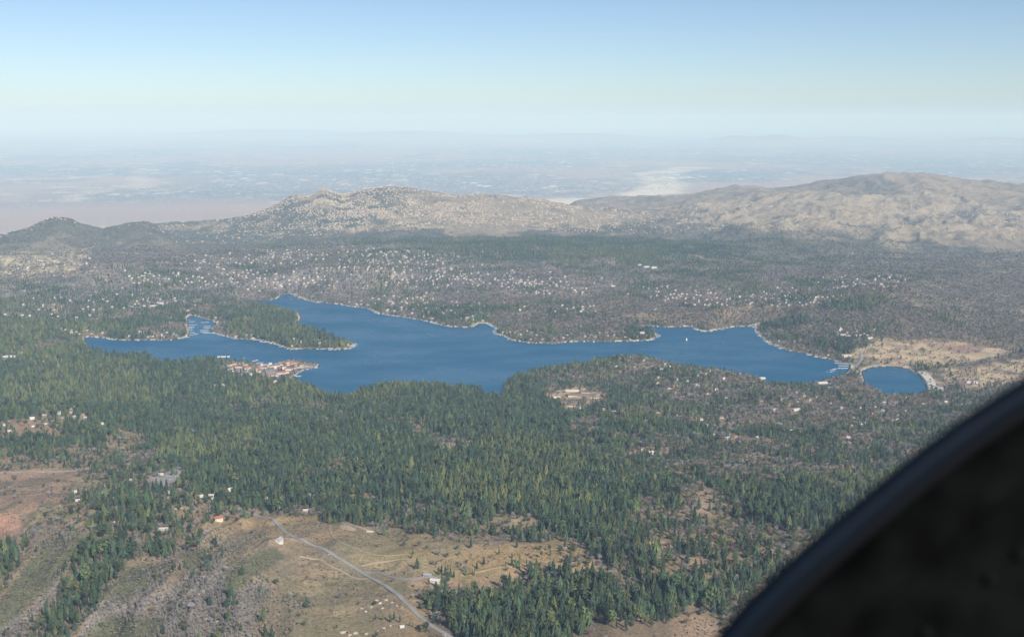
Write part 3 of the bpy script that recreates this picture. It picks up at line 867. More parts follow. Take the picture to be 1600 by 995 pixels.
def crown_leafy(seed, rx, rz, zc, n, size, shell=0.55, flat=0.0):
    """Many small leaf-clump faces spread through an uneven crown."""
    R = random.Random(seed)
    lobes = [(R.uniform(-1, 1) * rx * 0.45, R.uniform(-1, 1) * rx * 0.45, zc + R.uniform(-0.7, 0.8) * rz * 0.6, R.uniform(0.45, 0.75)) for _ in range(7)]
    vs, fs = [], []
    for i in range(n):
        lx, ly, lz, ls = R.choice(lobes)
        while True:
            d = Vector((R.gauss(0, 1), R.gauss(0, 1), R.gauss(0, 1)))
            if d.length > 0.1: break
        d.normalize()
        q = R.uniform(shell, 1.0)
        c = Vector((lx + d.x * rx * ls * q, ly + d.y * rx * ls * q, lz + d.z * rz * ls * q))
        nrm = (d + Vector((R.uniform(-1, 1), R.uniform(-1, 1), R.uniform(-0.3, 1))) * 0.6).normalized()
        a = nrm.orthogonal().normalized(); b = nrm.cross(a)
        th = R.random() * 6.28
        a, b = a * math.cos(th) + b * math.sin(th), b * math.cos(th) - a * math.sin(th)
        s = size * R.uniform(0.6, 1.4)
        n0 = len(vs)
        vs += [c + a * s, c + b * s * 0.8, c - a * s * 0.9, c - b * s * 0.7]
        fs.append((n0, n0 + 1, n0 + 2, n0 + 3))
    return [tuple(v) for v in vs], fs

def crown_twigs(seed, rx, z0, z1, n, wd):
    """A leafless crown: limbs and a mist of thin twigs."""
    R = random.Random(seed)
    vs, fs = [], []
    def sliver(a, b, w0):
        d = (b - a)
        side = d.cross(Vector((R.uniform(-1, 1), R.uniform(-1, 1), R.uniform(-1, 1))))
        if side.length < 1e-6: return
        side = side.normalized() * w0
        n0 = len(vs)
        vs.extend([tuple(a - side), tuple(a + side), tuple(b)])
        fs.append((n0, n0 + 1, n0 + 2))
    tips = []
    for k in range(11):
        a = 2 * math.pi * k / 11 + R.uniform(-0.3, 0.3)
        e = Vector((rx * R.uniform(0.3, 0.8) * math.cos(a), rx * R.uniform(0.3, 0.8) * math.sin(a), R.uniform(z0 + (z1 - z0) * 0.35, z1 * 0.93)))
        s = Vector((0, 0, R.uniform(z0 * 0.7, z0 * 1.3)))
        sliver(s, e, wd * 1.6)
        tips.append((s, e))
    for i in range(n):
        s, e = R.choice(tips)
        p = s.lerp(e, R.uniform(0.35, 1.0))
        q = p + Vector((R.gauss(0, 1) * rx * 0.34, R.gauss(0, 1) * rx * 0.34, abs(R.gauss(0, 1)) * (z1 - z0) * 0.22 - 0.02))
        if q.z > z1: q.z = z1
        sliver(p, q, wd * R.uniform(0.7, 1.3))
    return vs, fs

def trunk_shape(h, r0, r1, n=6, lean=0.0):
    m = MB()
    m.tube((0, 0, -0.06), (lean, 0, h), r0, r1, n)
    return m.v, m.f

KINDS = []   # name, crown verts/faces, crown material, trunk verts/faces, trunk material, width scale
def add_kind(key, crown, cm, trunk, tm='bark'):
    KINDS.append(dict(key=key, crown=crown, cm=cm, trunk=trunk, tm=tm))
T1 = trunk_shape(0.30, 0.016, 0.011)
T2 = trunk_shape(0.5, 0.018, 0.010)
add_kind('conifer', crown_fir(1, 0.170, 9, 0.12), 'fir', T1)
add_kind('conifer', crown_fir(2, 0.150, 8, 0.20, 0.35), 'pine', T1)
add_kind('conifer', crown_fir(3, 0.200, 8, 0.10, 0.3), 'pine', T1)
add_kind('conifer', crown_fir(4, 0.125, 9, 0.18, 0.4), 'fir', T1)
add_kind('conifer', crown_fir(5, 0.170, 8, 0.16, 0.35), 'olive', T1)
add_kind('conifer', crown_leafy(6, 0.21, 0.36, 0.62, 230, 0.042), 'pine', T2)
add_kind('conifer', crown_leafy(7, 0.19, 0.38, 0.60, 210, 0.045), 'olive', T2)
NC = len(KINDS)
add_kind('bare', crown_twigs(11, 0.52, 0.30, 1.0, 210, 0.020), 'bare', trunk_shape(0.40, 0.030, 0.020))
add_kind('bare', crown_twigs(12, 0.44, 0.32, 1.0, 180, 0.020), 'bare', trunk_shape(0.42, 0.028, 0.018))
add_kind('bare', crown_twigs(13, 0.58, 0.25, 1.0, 230, 0.021), 'bare_brown', trunk_shape(0.35, 0.032, 0.022))
add_kind('bare', crown_leafy(14, 0.50, 0.34, 0.62, 190, 0.075), 'oak', trunk_shape(0.4, 0.035, 0.02))
NB = len(KINDS)

PROTO = bpy.data.collections.new('tree_shapes')      # only a source for instances, not part of the scene
PARTM = []
for i, k in enumerate(KINDS):
    cv, cf_ = k['crown']; tv, tf = k['trunk']
    crown_me = make_mesh(k['key'] + '_crown', cv, cf_, [M[k['cm']]])
    trunk_me = make_mesh(k['key'] + '_trunk', tv, tf, [M[k['tm']]])
    PARTM.append((crown_me, trunk_me))
    both = make_mesh('shape_%02d' % i, list(tv) + list(cv), list(tf) + [tuple(a + len(tv) for a in f) for f in cf_], [M[k['tm']], M[k['cm']]], [0] * len(tf) + [1] * len(cf_))
    o = bpy.data.objects.new('shape_%02d' % i, both)
    PROTO.objects.link(o)

def blob_rock(seed):
    R = random.Random(seed)
    bm = bmesh.new()
    bmesh.ops.create_icosphere(bm, subdivisions=1, radius=0.5)
    for v in bm.verts:
        v.co *= R.uniform(0.72, 1.2)
        v.co.z *= 0.8
    me_ = bpy.data.meshes.new('granite_boulder'); bm.to_mesh(me_); bm.free()
    me_.materials.append(M['rock'])
    return me_
def simple_proto(coll, name, me_):
    o = bpy.data.objects.new(name, me_); coll.objects.link(o); return o
ROCKS = bpy.data.collections.new('rock_shapes')
for i in range(3): simple_proto(ROCKS, 'rock_%02d' % i, blob_rock(40 + i))
SHRUBS = bpy.data.collections.new('shrub_shapes')
for i, (mt, n_, sz) in enumerate([('brush', 40, 0.22), ('sage', 34, 0.20), ('dark_brush', 34, 0.24), ('bare_brown', 34, 0.16)]):
    vs, fs = crown_leafy(60 + i, 0.5, 0.36, 0.34, n_, sz, 0.3)
    simple_proto(SHRUBS, 'shrub_%02d' % i, make_mesh('shrub_%02d' % i, vs, fs, [M[mt]]))
SNAGS = bpy.data.collections.new('snag_shapes')
for i in range(3):
    R = random.Random(90 + i); m = MB()
    m.tube((0, 0, -0.05), (R.uniform(-.04, .04), 0, 1), 0.020, 0.006, 4)
    vs, fs = crown_twigs(95 + i, 0.18 + 0.07 * i, 0.35, 0.95, 34, 0.012)
    m.add(vs, fs)
    simple_proto(SNAGS, 'snag_%02d' % i, m.mesh('snag_%02d' % i, [M['snag']]))

def scatter(name, coll, P, scl, wid, idx, seed=0):
    """One object of kind stuff: points that carry instances."""
    me_ = bpy.data.meshes.new(name)
    n_ = len(P)
    me_.vertices.add(n_)
    me_.vertices.foreach_set('co', P.astype(np.float32).ravel())
    for nm, arr, ty in (('scl', scl, 'FLOAT'), ('wid', wid, 'FLOAT'), ('rot', np.random.default_rng(seed).random(n_) * 6.283, 'FLOAT'), ('idx', idx, 'INT')):
        a = me_.attributes.new(nm, ty, 'POINT')
        a.data.foreach_set('value', arr.astype(np.int32 if ty == 'INT' else np.float32))
    me_.update()
    ng = bpy.data.node_groups.new(name, 'GeometryNodeTree')
    ng.interface.new_socket('Geometry', in_out='INPUT', socket_type='NodeSocketGeometry')
    ng.interface.new_socket('Geometry', in_out='OUTPUT', socket_type='NodeSocketGeometry')
    N_, L_ = ng.nodes, ng.links
    gi, go = N_.new('NodeGroupInput'), N_.new('NodeGroupOutput')
    ip = N_.new('GeometryNodeInstanceOnPoints')
    ci = N_.new('GeometryNodeCollectionInfo')
    ci.inputs['Collection'].default_value = coll
    ci.inputs['Separate Children'].default_value = True
    ci.inputs['Reset Children'].default_value = True
    def attr(nm, ty):
        q = N_.new('GeometryNodeInputNamedAttribute'); q.data_type = ty; q.inputs['Name'].default_value = nm
        return q.outputs['Attribute']
    L_.new(gi.outputs[0], ip.inputs['Points']); L_.new(ci.outputs[0], ip.inputs['Instance'])
    ip.inputs['Pick Instance'].default_value = True
    L_.new(attr('idx', 'INT'), ip.inputs['Instance Index'])
    cr = N_.new('ShaderNodeCombineXYZ'); L_.new(attr('rot', 'FLOAT'), cr.inputs['Z']); L_.new(cr.outputs[0], ip.inputs['Rotation'])
    cs = N_.new('ShaderNodeCombineXYZ')
    wa = attr('wid', 'FLOAT')
    L_.new(wa, cs.inputs['X']); L_.new(wa, cs.inputs['Y']); L_.new(attr('scl', 'FLOAT'), cs.inputs['Z'])
    L_.new(cs.outputs[0], ip.inputs['Scale'])
    L_.new(ip.outputs[0], go.inputs[0])
    o = link(name, me_)
    md = o.modifiers.new('scatter', 'NODES'); md.node_group = ng
    tag(o, kind='stuff')
    return o

# ------------------------------------------------------------------ raster of cleared ground
CS = 5.0
RX0, RY0, RNX, RNY = -5600.0, 1400.0, 2240, 1760
BLOCK = np.zeros((RNY, RNX), bool)
def block_disc(x, y, r):
    i0, i1 = int((x - r - RX0) / CS), int((x + r - RX0) / CS) + 1
    j0, j1 = int((y - r - RY0) / CS), int((y + r - RY0) / CS) + 1
    if i0 < 0 or j0 < 0 or i1 >= RNX or j1 >= RNY: return
    yy, xx = np.mgrid[j0:j1 + 1, i0:i1 + 1]
    m = ((xx + .5) * CS + RX0 - x) ** 2 + ((yy + .5) * CS + RY0 - y) ** 2 < r * r
    BLOCK[j0:j1 + 1, i0:i1 + 1] |= m
def blocked(x, y):
    i = np.clip(((x - RX0) / CS).astype(int), 0, RNX - 1); j = np.clip(((y - RY0) / CS).astype(int), 0, RNY - 1)
    return BLOCK[j, i]
for k, (P, wd, mt) in ROAD_W.items():
    for a, b_ in zip(P[:-1], P[1:]):
        L = math.hypot(*(b_ - a))
        for t in np.arange(0, L, 4.0):
            p = a + (b_ - a) * t / L
            block_disc(p[0], p[1], wd * 0.5 + 4.5)
            if k in ('highway', 'side_road', 'ranch_lane', 'causeway', 'causeway_low', 'east_lane'):
                q = p * (1 - 12.0 / math.hypot(*p)); block_disc(q[0], q[1], 8)

# ------------------------------------------------------------------ houses
def house_mesh(kind):
    """Unit house 1 x 1 x 1: gabled walls and a separate roof."""
    if kind == 'gable':
        wv = [(-.5, -.5, -.5), (.5, -.5, -.5), (.5, .5, -.5), (-.5, .5, -.5), (-.5, -.5, .62), (.5, -.5, .62), (.5, .5, .62), (-.5, .5, .62), (-.5, 0, .97), (.5, 0, .97)]
        wf = [(0, 1, 5, 4), (2, 3, 7, 6), (1, 2, 6, 9, 5), (3, 0, 4, 8, 7)]
        m = MB()
        for s in (-1, 1):
            a, b_, c, d = (-.56, s * .58, .56), (.56, s * .58, .56), (.56, 0, 1.0), (-.56, 0, 1.0)
            up = [(p[0], p[1], p[2] + .04) for p in (a, b_, c, d)]
            m.add([a, b_, c, d] + up, [(0, 1, 2, 3), (7, 6, 5, 4), (0, 4, 5, 1), (1, 5, 6, 2), (3, 2, 6, 7), (0, 3, 7, 4)])
        return (wv, wf), (m.v, m.f)
    if kind == 'hip':
        m = MB().box(-.5, .5, -.5, .5, -.5, .66)
        rv = [(-.58, -.58, .64), (.58, -.58, .64), (.58, .58, .64), (-.58, .58, .64), (-.25, 0, 1.0), (.25, 0, 1.0)]
        return (m.v, m.f), (rv, [(0, 1, 5, 4), (1, 2, 5), (2, 3, 4, 5), (3, 0, 4), (3, 2, 1, 0)])
    # L-shaped
    m = MB().box(-.5, .5, -.1, .5, -.5, .66).box(-.5, .05, -.5, -.102, -.5, .6)
    r = MB()
    for (x0, x1, y0, y1, z0, z1) in ((-.56, .56, -.16, .56, .64, 1.0),):
        yc = (y0 + y1) / 2
        r.add([(x0, y0, z0), (x1, y0, z0), (x1, y1, z0), (x0, y1, z0), (x0, yc, z1), (x1, yc, z1)], [(0, 1, 5, 4), (2, 3, 4, 5), (1, 2, 5), (3, 0, 4), (3, 2, 1, 0)])
    r.add([(-.56, -.56, .58), (.11, -.56, .58), (.11, .1, .58), (-.56, .1, .58), (-.22, -.56, .88), (-.22, .2, .88)], [(0, 1, 4), (1, 2, 5, 4), (3, 0, 4, 5), (3, 2, 1, 0)])
    return (m.v, m.f), (r.v, r.f)
HM = {k: house_mesh(k) for k in ('gable', 'hip', 'wing')}
HCACHE = {}
def house_parts(kind, wall, roof):
    key = (kind, wall, roof)
    if key not in HCACHE:
        (wv, wf), (rv, rf_) = HM[kind]
        HCACHE[key] = (make_mesh('house_wall', wv, wf, [M['wall_' + wall]]), make_mesh('house_roof', rv, rf_, [M['roof_' + roof]]))
    return HCACHE[key]
WIN = MB().box(-.07, .07, -.012, .012, -.11, .11).mesh('window', [M['glass']])
DOOR = MB().box(-.06, .06, -.012, .012, -.22, .22).mesh('door', [M['bark']])
CHIM = MB().box(-.05, .05, -.07, .07, -.2, .2).mesh('chimney', [M['roof_brown']])

THINGS = []   # (object, u) for the naming pass
def house(x, y, z, sx, sy, sz, rz, kind, wall, roof, label, cat, group, name='house', detail=False):
    e = link(name, None, (x, y, z), rz)
    e.empty_display_size = 2
    tag(e, label, cat, group)
    wm, rm = house_parts(kind, wall, roof)
    link('wall', wm, (0, 0, 0), 0, e, (sx, sy, sz))
    ro = link('roof', rm, (0, 0, 0), 0, e, (sx, sy, sz))
    if detail:
        S = (8.0, 8.0, 8.0)
        for i in range(3):
            link('window', WIN, ((i - 1) * sx * .30, -sy * .505, sz * .30), 0, e, (S[0], 4, 8))
            link('window', WIN, (sx * .505, (i - 1) * sy * .28, sz * .30), math.pi / 2, e, (S[0], 4, 8))
        link('door', DOOR, (sx * .15, -sy * .508, sz * .18), 0, e, (9, 5, min(5, sz)))
        c = link('chimney', CHIM, (sx * .2, sy * .12, sz * .98), 0, e, (9, 9, 6))
    THINGS.append((e, project(x, y, z)[0]))
    return e

def zone(u, v):
    if v < 432:
        if u < 200: return 'on the tan western hillside'
        if u < 420: return 'on the slope above the marina inlet'
        if u < 560: return 'in the town below the boulder peak'
        if u < 700: return 'on the crest of the northern hillside town'
        if u < 1000: return 'on the eastern shoulder of the hillside town'
        if u < 1250: return 'in the brush country beyond the lake'
        return 'on the brushy plateau beyond the dam'
    if v < 478:
        if u < 150: return 'in the dark western forest'
        if u < 300: return 'in the woods above the western shore'
        if u < 430: return 'on the wooded slope behind the inlet'
        if u < 560: return 'above the northern cove'
        if u < 700: return 'in the middle of the hillside town'
        if u < 880: return 'above the sandy beach'
        if u < 1010: return 'beside the pale shore lane'
        if u < 1160: return 'above the eastern bay'
        if u < 1270: return 'on the slope beyond the eastern bay'
        return 'on the dark wooded knoll beyond the dam'
    if v < 548:
        if u < 135: return 'among conifers west of the lake tip'
        if u < 300: return 'on the western shore near the lake tip'
        if u < 440: return 'on the forested peninsula beside the inlet'
        if u < 560: return 'near the tip of the forested peninsula'
        if u < 770: return 'on the north shore by the beach'
        if u < 900: return 'on the shore east of the beach'
        if u < 1040: return 'on the low cape in mid lake'
        if u < 1200: return 'beside the eastern bay'
        if u < 1320: return 'above the eastern marina'
        return 'by the tan fields past the dam'
    if v < 640:
        if u < 150: return 'in the forest below the lake tip'
        if u < 330: return 'in the forest west of the village'
        if u < 520: return 'in the forest behind the lakeside village'
        if u < 760: return 'at the wooded near shore'
        if u < 940: return 'near the school clearing'
        if u < 1100: return 'on the bare-treed near peninsula'
        if u < 1230: return 'at the near shore facing the eastern bay'
        if u < 1400: return 'in the grey woods beside the pond'
        return 'in the grey woods below the dam'
    if v < 730:
        if u < 150: return 'in the forest above the bare scar'
        if u < 400: return 'in the forest above the gravel lot'
        if u < 640: return 'in the deep forest before the village'
        if u < 800: return 'around the bare knoll'
        if u < 960: return 'in the forest below the school clearing'
        if u < 1100: return 'among the ridge houses'
        if u < 1260: return 'on the mixed slope of grey oaks'
        return 'in the grey woods near the cockpit frame'
    if v < 815:
        if u < 130: return 'on the bare brown scar'
        if u < 300: return 'around the gravel lot'
        if u < 420: return 'where the highway leaves the trees'
        if u < 640: return 'at the forest edge above the meadow'
        if u < 860: return 'in the open woods above the meadow'
        if u < 1060: return 'in the dense central forest'
        return 'beside the reddish glades'
    if v < 900:
        if u < 150: return 'on the burnt western slope'
        if u < 330: return 'on the brushy slope below the red-roofed house'
        if u < 470: return 'below the white house'
        if u < 640: return 'in the dry meadow by the highway'
        if u < 760: return 'beside the white ranch building'
        if u < 900: return 'on the open meadow edge'
        if u < 1060: return 'at the back of the lower forest'
        return 'in the lower forest near the cockpit frame'
    if u < 120: return 'on the olive ridge at the corner'
    if u < 280: return 'in the gully of dead trees'
    if u < 440: return 'among the grey snags'
    if u < 560: return 'on the slope of grey scrub'
    if u < 640: return 'beside the pale rock outcrop'
    if u < 700: return 'at the highway bend'
    if u < 780: return 'just past the highway bend'
    if u < 860: return 'below the green-roofed shed'
    if u < 960: return 'in the middle of the lower forest'
    if u < 1060: return 'above the tan glade'
    return 'against the dark cockpit frame'

HR = random.Random(5)
BR0 = random.Random(15)
CLUST = [(60,412,60,13,26),(350,408,60,14,30),(450,398,50,9,34),(600,396,70,9,56),(560,415,90,12,52),(690,432,80,14,52),(800,440,80,11,48),(480,440,60,12,26),
 (400,438,60,14,34),(300,440,50,12,22),(230,432,40,9,14),(860,448,50,12,26),(1050,458,55,11,24),(1130,468,50,11,20),(1230,466,45,11,24),(1320,442,45,8,34),(1385,440,20,7,24),
 (1290,470,60,9,18),(700,480,70,10,22),(620,468,60,9,18),(900,484,60,8,12),(100,480,90,25,22),(240,478,60,18,20),(60,556,60,14,9),(110,650,70,12,14),(640,410,60,10,30),
 (1020,572,50,8,14),(1150,582,50,5,12),(1100,600,90,14,14),(1250,620,90,16,14),(1360,650,70,16,16),(1000,642,60,16,8),(1130,668,70,12,8),(1310,680,60,12,6),(1450,630,70,10,12),
 (480,535,60,6,20),(385,526,25,3,10),(240,522,50,4,16),(960,524,60,4,14),(120,520,20,8,9),(640,486,50,4,12),(720,498,40,5,9),(560,474,40,3,6),(800,520,30,5,7),(860,528,40,4,7),(1230,535,30,6,5),
 (430,660,100,20,6),(700,648,60,12,4),(900,690,80,12,5),(1020,705,30,5,7),(1290,555,12,2,4),(300,770,60,18,8),(440,780,50,10,6),(180,760,50,12,6),(1340,520,40,6,8),(30,660,30,14,5)]
cand = []
for (cu, cv, du, dv, n_) in CLUST:
    for _ in range(int(n_ * 1.75)):
        uu_, vv_ = cu + HR.gauss(0, 0.62) * du, cv + HR.gauss(0, 0.62) * dv
        x, y, z = ground_at(uu_, vv_, 3.0)
        if not (1900 < math.hypot(x, y) < 9600): continue
        cand.append((x, y))
cand = np.array(cand)
dl_ = np.minimum(poly_dist(cand[:, 0], cand[:, 1], LAKE, 60), poly_dist(cand[:, 0], cand[:, 1], POND, 60))
HOUSES = []
occ = {}
for (x, y), d in zip(cand, dl_):
    if d < 14 or blocked(np.array([x]), np.array([y]))[0]: continue
    key = (int(x // 20), int(y // 20))
    if any((key[0] + i, key[1] + j) in occ for i in (-1, 0, 1) for j in (-1, 0, 1) if (i == 0 or j == 0)): continue
    occ[key] = 1
    z = hz(x, y)
    u, v = project(x, y, z)
    if not (-20 < u < 1640): continue
    HOUSES.append([x, y, z, u, v])
HOUSES.sort(key=lambda h: math.hypot(h[0], h[1]))

def clear_for(x, y, r, front, half):
    block_disc(x, y, r)
    L = math.hypot(x, y); fx, fy = -x / L, -y / L
    for t in np.arange(0, front, 4.0):
        block_disc(x + fx * t, y + fy * t, half)

SPECIAL = []
def building(u, v, sx, sy, sz, rz, kind, wall, roof, label, cat, group=None, name='house', detail=False, front=30, dz=2.0):
    x, y, z = ground_at(u, v, dz)
    block_disc(x, y, max(sx, sy) * 0.6 + 4)
    clear_for(x, y, max(sx, sy) * 0.55 + 3, front, max(sx, sy) * 0.45 + 2)
    return house(x, y, z + 0.3, sx, sy, sz, rz, kind, wall, roof, label, cat, group, name, detail)

building(436, 846, 15, 12, 12, 1.15, 'gable', 'white', 'grey', 'white two-storey house alone below the highway in the dry meadow', 'house', name='house', detail=True)
building(341, 811, 20, 13, 11, 0.6, 'gable', 'cream', 'red', 'cream house with a dark red roof at the edge of the trees', 'house', detail=True)
building(255, 826, 20, 11, 6, 0.1, 'hip', 'grey', 'pale', 'low pale grey house among brush on the western slope', 'house', detail=True)
building(681, 908, 22, 11, 8, -0.25, 'gable', 'white', 'pale', 'long white ranch building beside the reddish dirt yard', 'barn', name='barn', detail=True)
building(668, 898, 16, 10, 6, -0.25, 'gable', 'grey', 'grey', 'grey shed just behind the long white ranch building', 'shed', name='shed', detail=True)
building(698, 925, 20, 13, 7, -0.2, 'hip', 'grey', 'grey', 'flat grey house half hidden at the top of the lower forest', 'house', detail=True)
gs = building(760, 930, 24, 14, 7, 0.05, 'gable', 'white', 'grey', 'shed with a green metal roof at the upper edge of the lower forest', 'shed', name='shed', detail=True)
for ch in gs.children:
    if ch.name.startswith('roof'):
        ch.data = ch.data.copy(); ch.data.materials.clear(); ch.data.materials.append(M['green_roof'])
building(251, 741, 16, 10, 6, 0.2, 'gable', 'white', 'pale', 'small white building on the gravel lot in the western forest', 'shed', name='shed', detail=True)
building(118, 768, 14, 10, 6, 0.5, 'gable', 'cream', 'pale', 'cream house at the corner of the bare brown scar', 'house')
building(122, 781, 12, 9, 5, 0.2, 'gable', 'white', 'pale', 'white cabin just below the corner of the bare scar', 'cabin', name='cabin')
building(182, 816, 12, 8, 5, 0.1, 'gable', 'grey', 'pale', 'small pale cabin in the brush left of the low grey house', 'cabin', name='cabin')
building(347, 770, 16, 10, 8, 0.9, 'wing', 'cream', 'pale', 'cream house among conifers above the highway', 'house')
building(319, 762, 10, 8, 9, 0.2, 'gable', 'white', 'pale', 'narrow white house among conifers right of the gravel lot', 'house')
building(446, 782, 18, 12, 8, 0.3, 'wing', 'cream', 'pale', 'pale yellow house at the forest edge above the highway curve', 'house')
building(476, 777, 16, 11, 7, 0.5, 'gable', 'cream', 'brown', 'cream house with brown roof at the forest edge above the meadow', 'house')
building(478, 798, 14, 10, 7, 0.1, 'gable', 'grey', 'pale', 'pale house behind the conifers at the top of the meadow', 'house')
building(578, 830, 16, 7, 4, -0.2, 'hip', 'cream', 'pale', 'small pale farm shed at the end of the gravel yard', 'shed', name='shed')
building(628, 978, 8, 6, 4, 0.3, 'gable', 'white', 'pale', 'small white shed above the pale rock outcrop', 'shed', name='shed')
building(911, 688, 14, 11, 11, 0.4, 'gable', 'cream', 'brown', 'cream two-storey house in the central forest, left of a twin', 'house', detail=True)
building(926, 689, 13, 11, 11, 0.4, 'gable', 'cream', 'red', 'cream two-storey house with reddish roof, right of a twin', 'house', detail=True)
building(1137, 684, 22, 11, 7, 0.5, 'gable', 'grey', 'pale', 'long pale-roofed house on the slope of grey oaks', 'house')
building(1103, 664, 24, 14, 6, 0.0, 'hip', 'grey', 'pale', 'broad pale grey roof among grey oaks', 'house')
building(1012, 668, 18, 10, 7, -0.3, 'gable', 'cream', 'pale', 'pale house with white gable above the ridge houses', 'house')
for i, (u_, v_, lab) in enumerate([(995, 706, 'tan house at the left end of the ridge row'), (1004, 702, 'brown-roofed house second in the ridge row'), (1018, 708, 'cream house in the middle of the ridge row'),
                                   (1031, 710, 'white house with grey roof in the ridge row'), (1042, 706, 'cream house at the right end of the ridge row')]):
    building(u_, v_, 17, 12, 9, 0.3 * i, ['gable', 'hip', 'wing'][i % 3], ['tan', 'cream', 'cream', 'white', 'cream'][i], ['brown', 'brown', 'pale', 'grey', 'brown'][i], lab, 'house', 'houses on the forest ridge')
# school clearing
for i, (u_, v_, sx, sy, rz, lab) in enumerate([(893, 611, 60, 10, 0.15, 'long tan school wing along the back of the clearing'), (896, 618, 44, 14, -0.15, 'tan school hall in the middle of the clearing'),
        (915, 613, 34, 12, -0.3, 'tan school block at the right of the clearing'), (929, 621, 30, 9, -0.1, 'white-trimmed school block right of the hall'),
        (870, 621, 26, 12, 0.1, 'low tan school block at the left of the clearing'), (892, 634, 32, 13, -0.05, 'pale school building on the near side of the clearing'), (906, 638, 26, 11, -0.3, 'pale annex right of the near school building')]):
    building(u_, v_, sx, sy, 7, rz, 'hip' if i % 2 else 'gable', 'cream', ['pale', 'brown'][i % 2] if i != 2 else 'brown', lab, 'school building', 'school buildings in the clearing', 'school_building', front=50)
# lakeside village with red roofs
VB = [(350,559,46,20,.05,'white','pale','big white lakeside hall beside the water west of the village','hall'),
 (359,571,22,14,.3,'cream','brown','tan shop building at the west end of the village',''),(368,569,20,14,.1,'cream','brown','tan-roofed shop next to the west end of the village',''),
 (377,568,24,14,.0,'tan','brown','brown-roofed shop at the back of the village car park',''),(385,570,20,13,-.2,'cream','brown','tan shop with round corner near the village marina',''),
 (360,577,20,12,.1,'white','brown','white shop below the west end of the village',''),(371,574,34,10,.1,'white','red','long red-roofed arcade west of the village car park',''),
 (388,575,26,10,-.1,'white','red','red-roofed shop along the village car park',''),(399,578,26,14,1.2,'cream','red','tall red-roofed shop between the two car parks',''),
 (404,581,16,12,1.2,'cream','red','small red-roofed shop between the two car parks',''),(412,575,28,12,.1,'white','red','red-roofed shop beside the village marina docks',''),
 (424,573,26,13,.2,'cream','red','red-roofed shop at the waist of the village',''),(432,572,24,13,.3,'cream','brown','brown-roofed shop on the village waterfront',''),
 (440,570,26,14,.1,'white','red','red-roofed shop facing the lake near the promenade',''),(447,568,30,13,.2,'cream','red','long red roof above the village promenade',''),
 (456,566,24,13,.0,'cream','red','red-roofed restaurant on the village point',''),(463,567,20,12,-.2,'cream','brown','brown-roofed building on the village point',''),
 (443,576,20,13,.4,'white','pale','white shop in the middle of the village',''),(450,578,24,14,.3,'cream','red','red-roofed shop above the tour boat dock',''),
 (447,582,22,12,.2,'white','red','white shop with red roof near the tour boat dock',''),(439,584,34,11,.25,'white','red','long white arcade with red roof on the near side',''),
 (430,587,28,10,.15,'white','red','long red-roofed shop at the near edge of the village',''),(419,588,20,9,.1,'white','red','small red-roofed shop at the near edge of the village',''),
 (375,587,16,9,.0,'white','red','small white house below the village car park',''),(392,586,12,9,.0,'white','pale','white kiosk at the foot of the village car park','')]
for (u_, v_, sx, sy, rz, wl, rf_, lab, nm) in VB:
    building(u_, v_, sx * 1.2, sy * 1.25, 10 if nm else HR.uniform(8, 12), rz, HR.choice(['gable', 'hip', 'wing']) if not nm else 'gable', wl, rf_, lab, nm or 'shop', 'red-roofed village shops' if not nm else None, nm or 'village_shop', front=26, dz=1.0)
for i in range(22):
    t_ = i / 21.0
    u_, v_ = 362 + 122 * t_ + BR0.uniform(-4, 4), 578 - 9 * t_ + BR0.uniform(-6, 6) * (1 - .6 * t_)
    wl, rf_ = BR0.choice(['cream', 'white', 'tan']), BR0.choice(['red', 'brown', 'red', 'pale'])
    building(u_, v_, BR0.uniform(12, 20), BR0.uniform(9, 13), BR0.uniform(6, 10), BR0.uniform(-.5, 1.5), BR0.choice(['gable', 'hip', 'wing']), wl, rf_,
             'small %s village shop with %s roof %s' % (wl, rf_, 'toward the west car park' if t_ < .33 else ('at the village waist' if t_ < .66 else 'toward the village point')), 'shop', 'red-roofed village shops', 'village_shop', front=8, dz=1.0)
building(216, 551, 30, 12, 7, 0.0, 'wing', 'brown', 'red', 'red-brown lodge alone on a wooded point in the western arm', 'lodge', None, 'lodge', front=16, dz=1.0)
building(1322, 556, 50, 18, 9, 0.05, 'hip', 'cream', 'pale', 'flat pale boathouse behind the eastern marina docks', 'boathouse', None, 'boathouse', front=30)
for i, (u_, v_, sx) in enumerate([(1317,523,26),(1325,525,20),(1341,524,34),(1354,524,18),(1359,528,28)]):
    building(u_, v_, sx, 12, 6, 0.1 * i, 'gable', 'white', 'pale', 'white storage building in the yard above the eastern marina', 'storage building', 'white storage yard buildings', 'storage_building', front=30)
for i, (u_, lab) in enumerate([(1513, 'white tank building left of a close pair beyond the dam'), (1524, 'white tank building right of a close pair beyond the dam')]):
    building(u_, 597, 18, 16, 8, 0.0, 'hip', 'white', 'pale', lab, 'utility building', 'utility buildings beyond the dam', 'utility_building', front=30)
for i, (u_, v_, sx) in enumerate([(830,379,30),(1010,417,40),(1022,418,40),(1000,414,30),(958,447,30),(1245,640,30),(1285,598,44),(15,557,60),(348,602,20),(336,602,18),(430,596,16),(1191,591,26),(1003,520,30),(240,478,44),(252,474,36)]):
    building(u_, v_, sx, 14, 8, 0.2, 'hip', 'white', 'pale', 'large pale-roofed building ' + zone(u_, v_), 'building', 'large pale buildings', 'large_building', front=45)

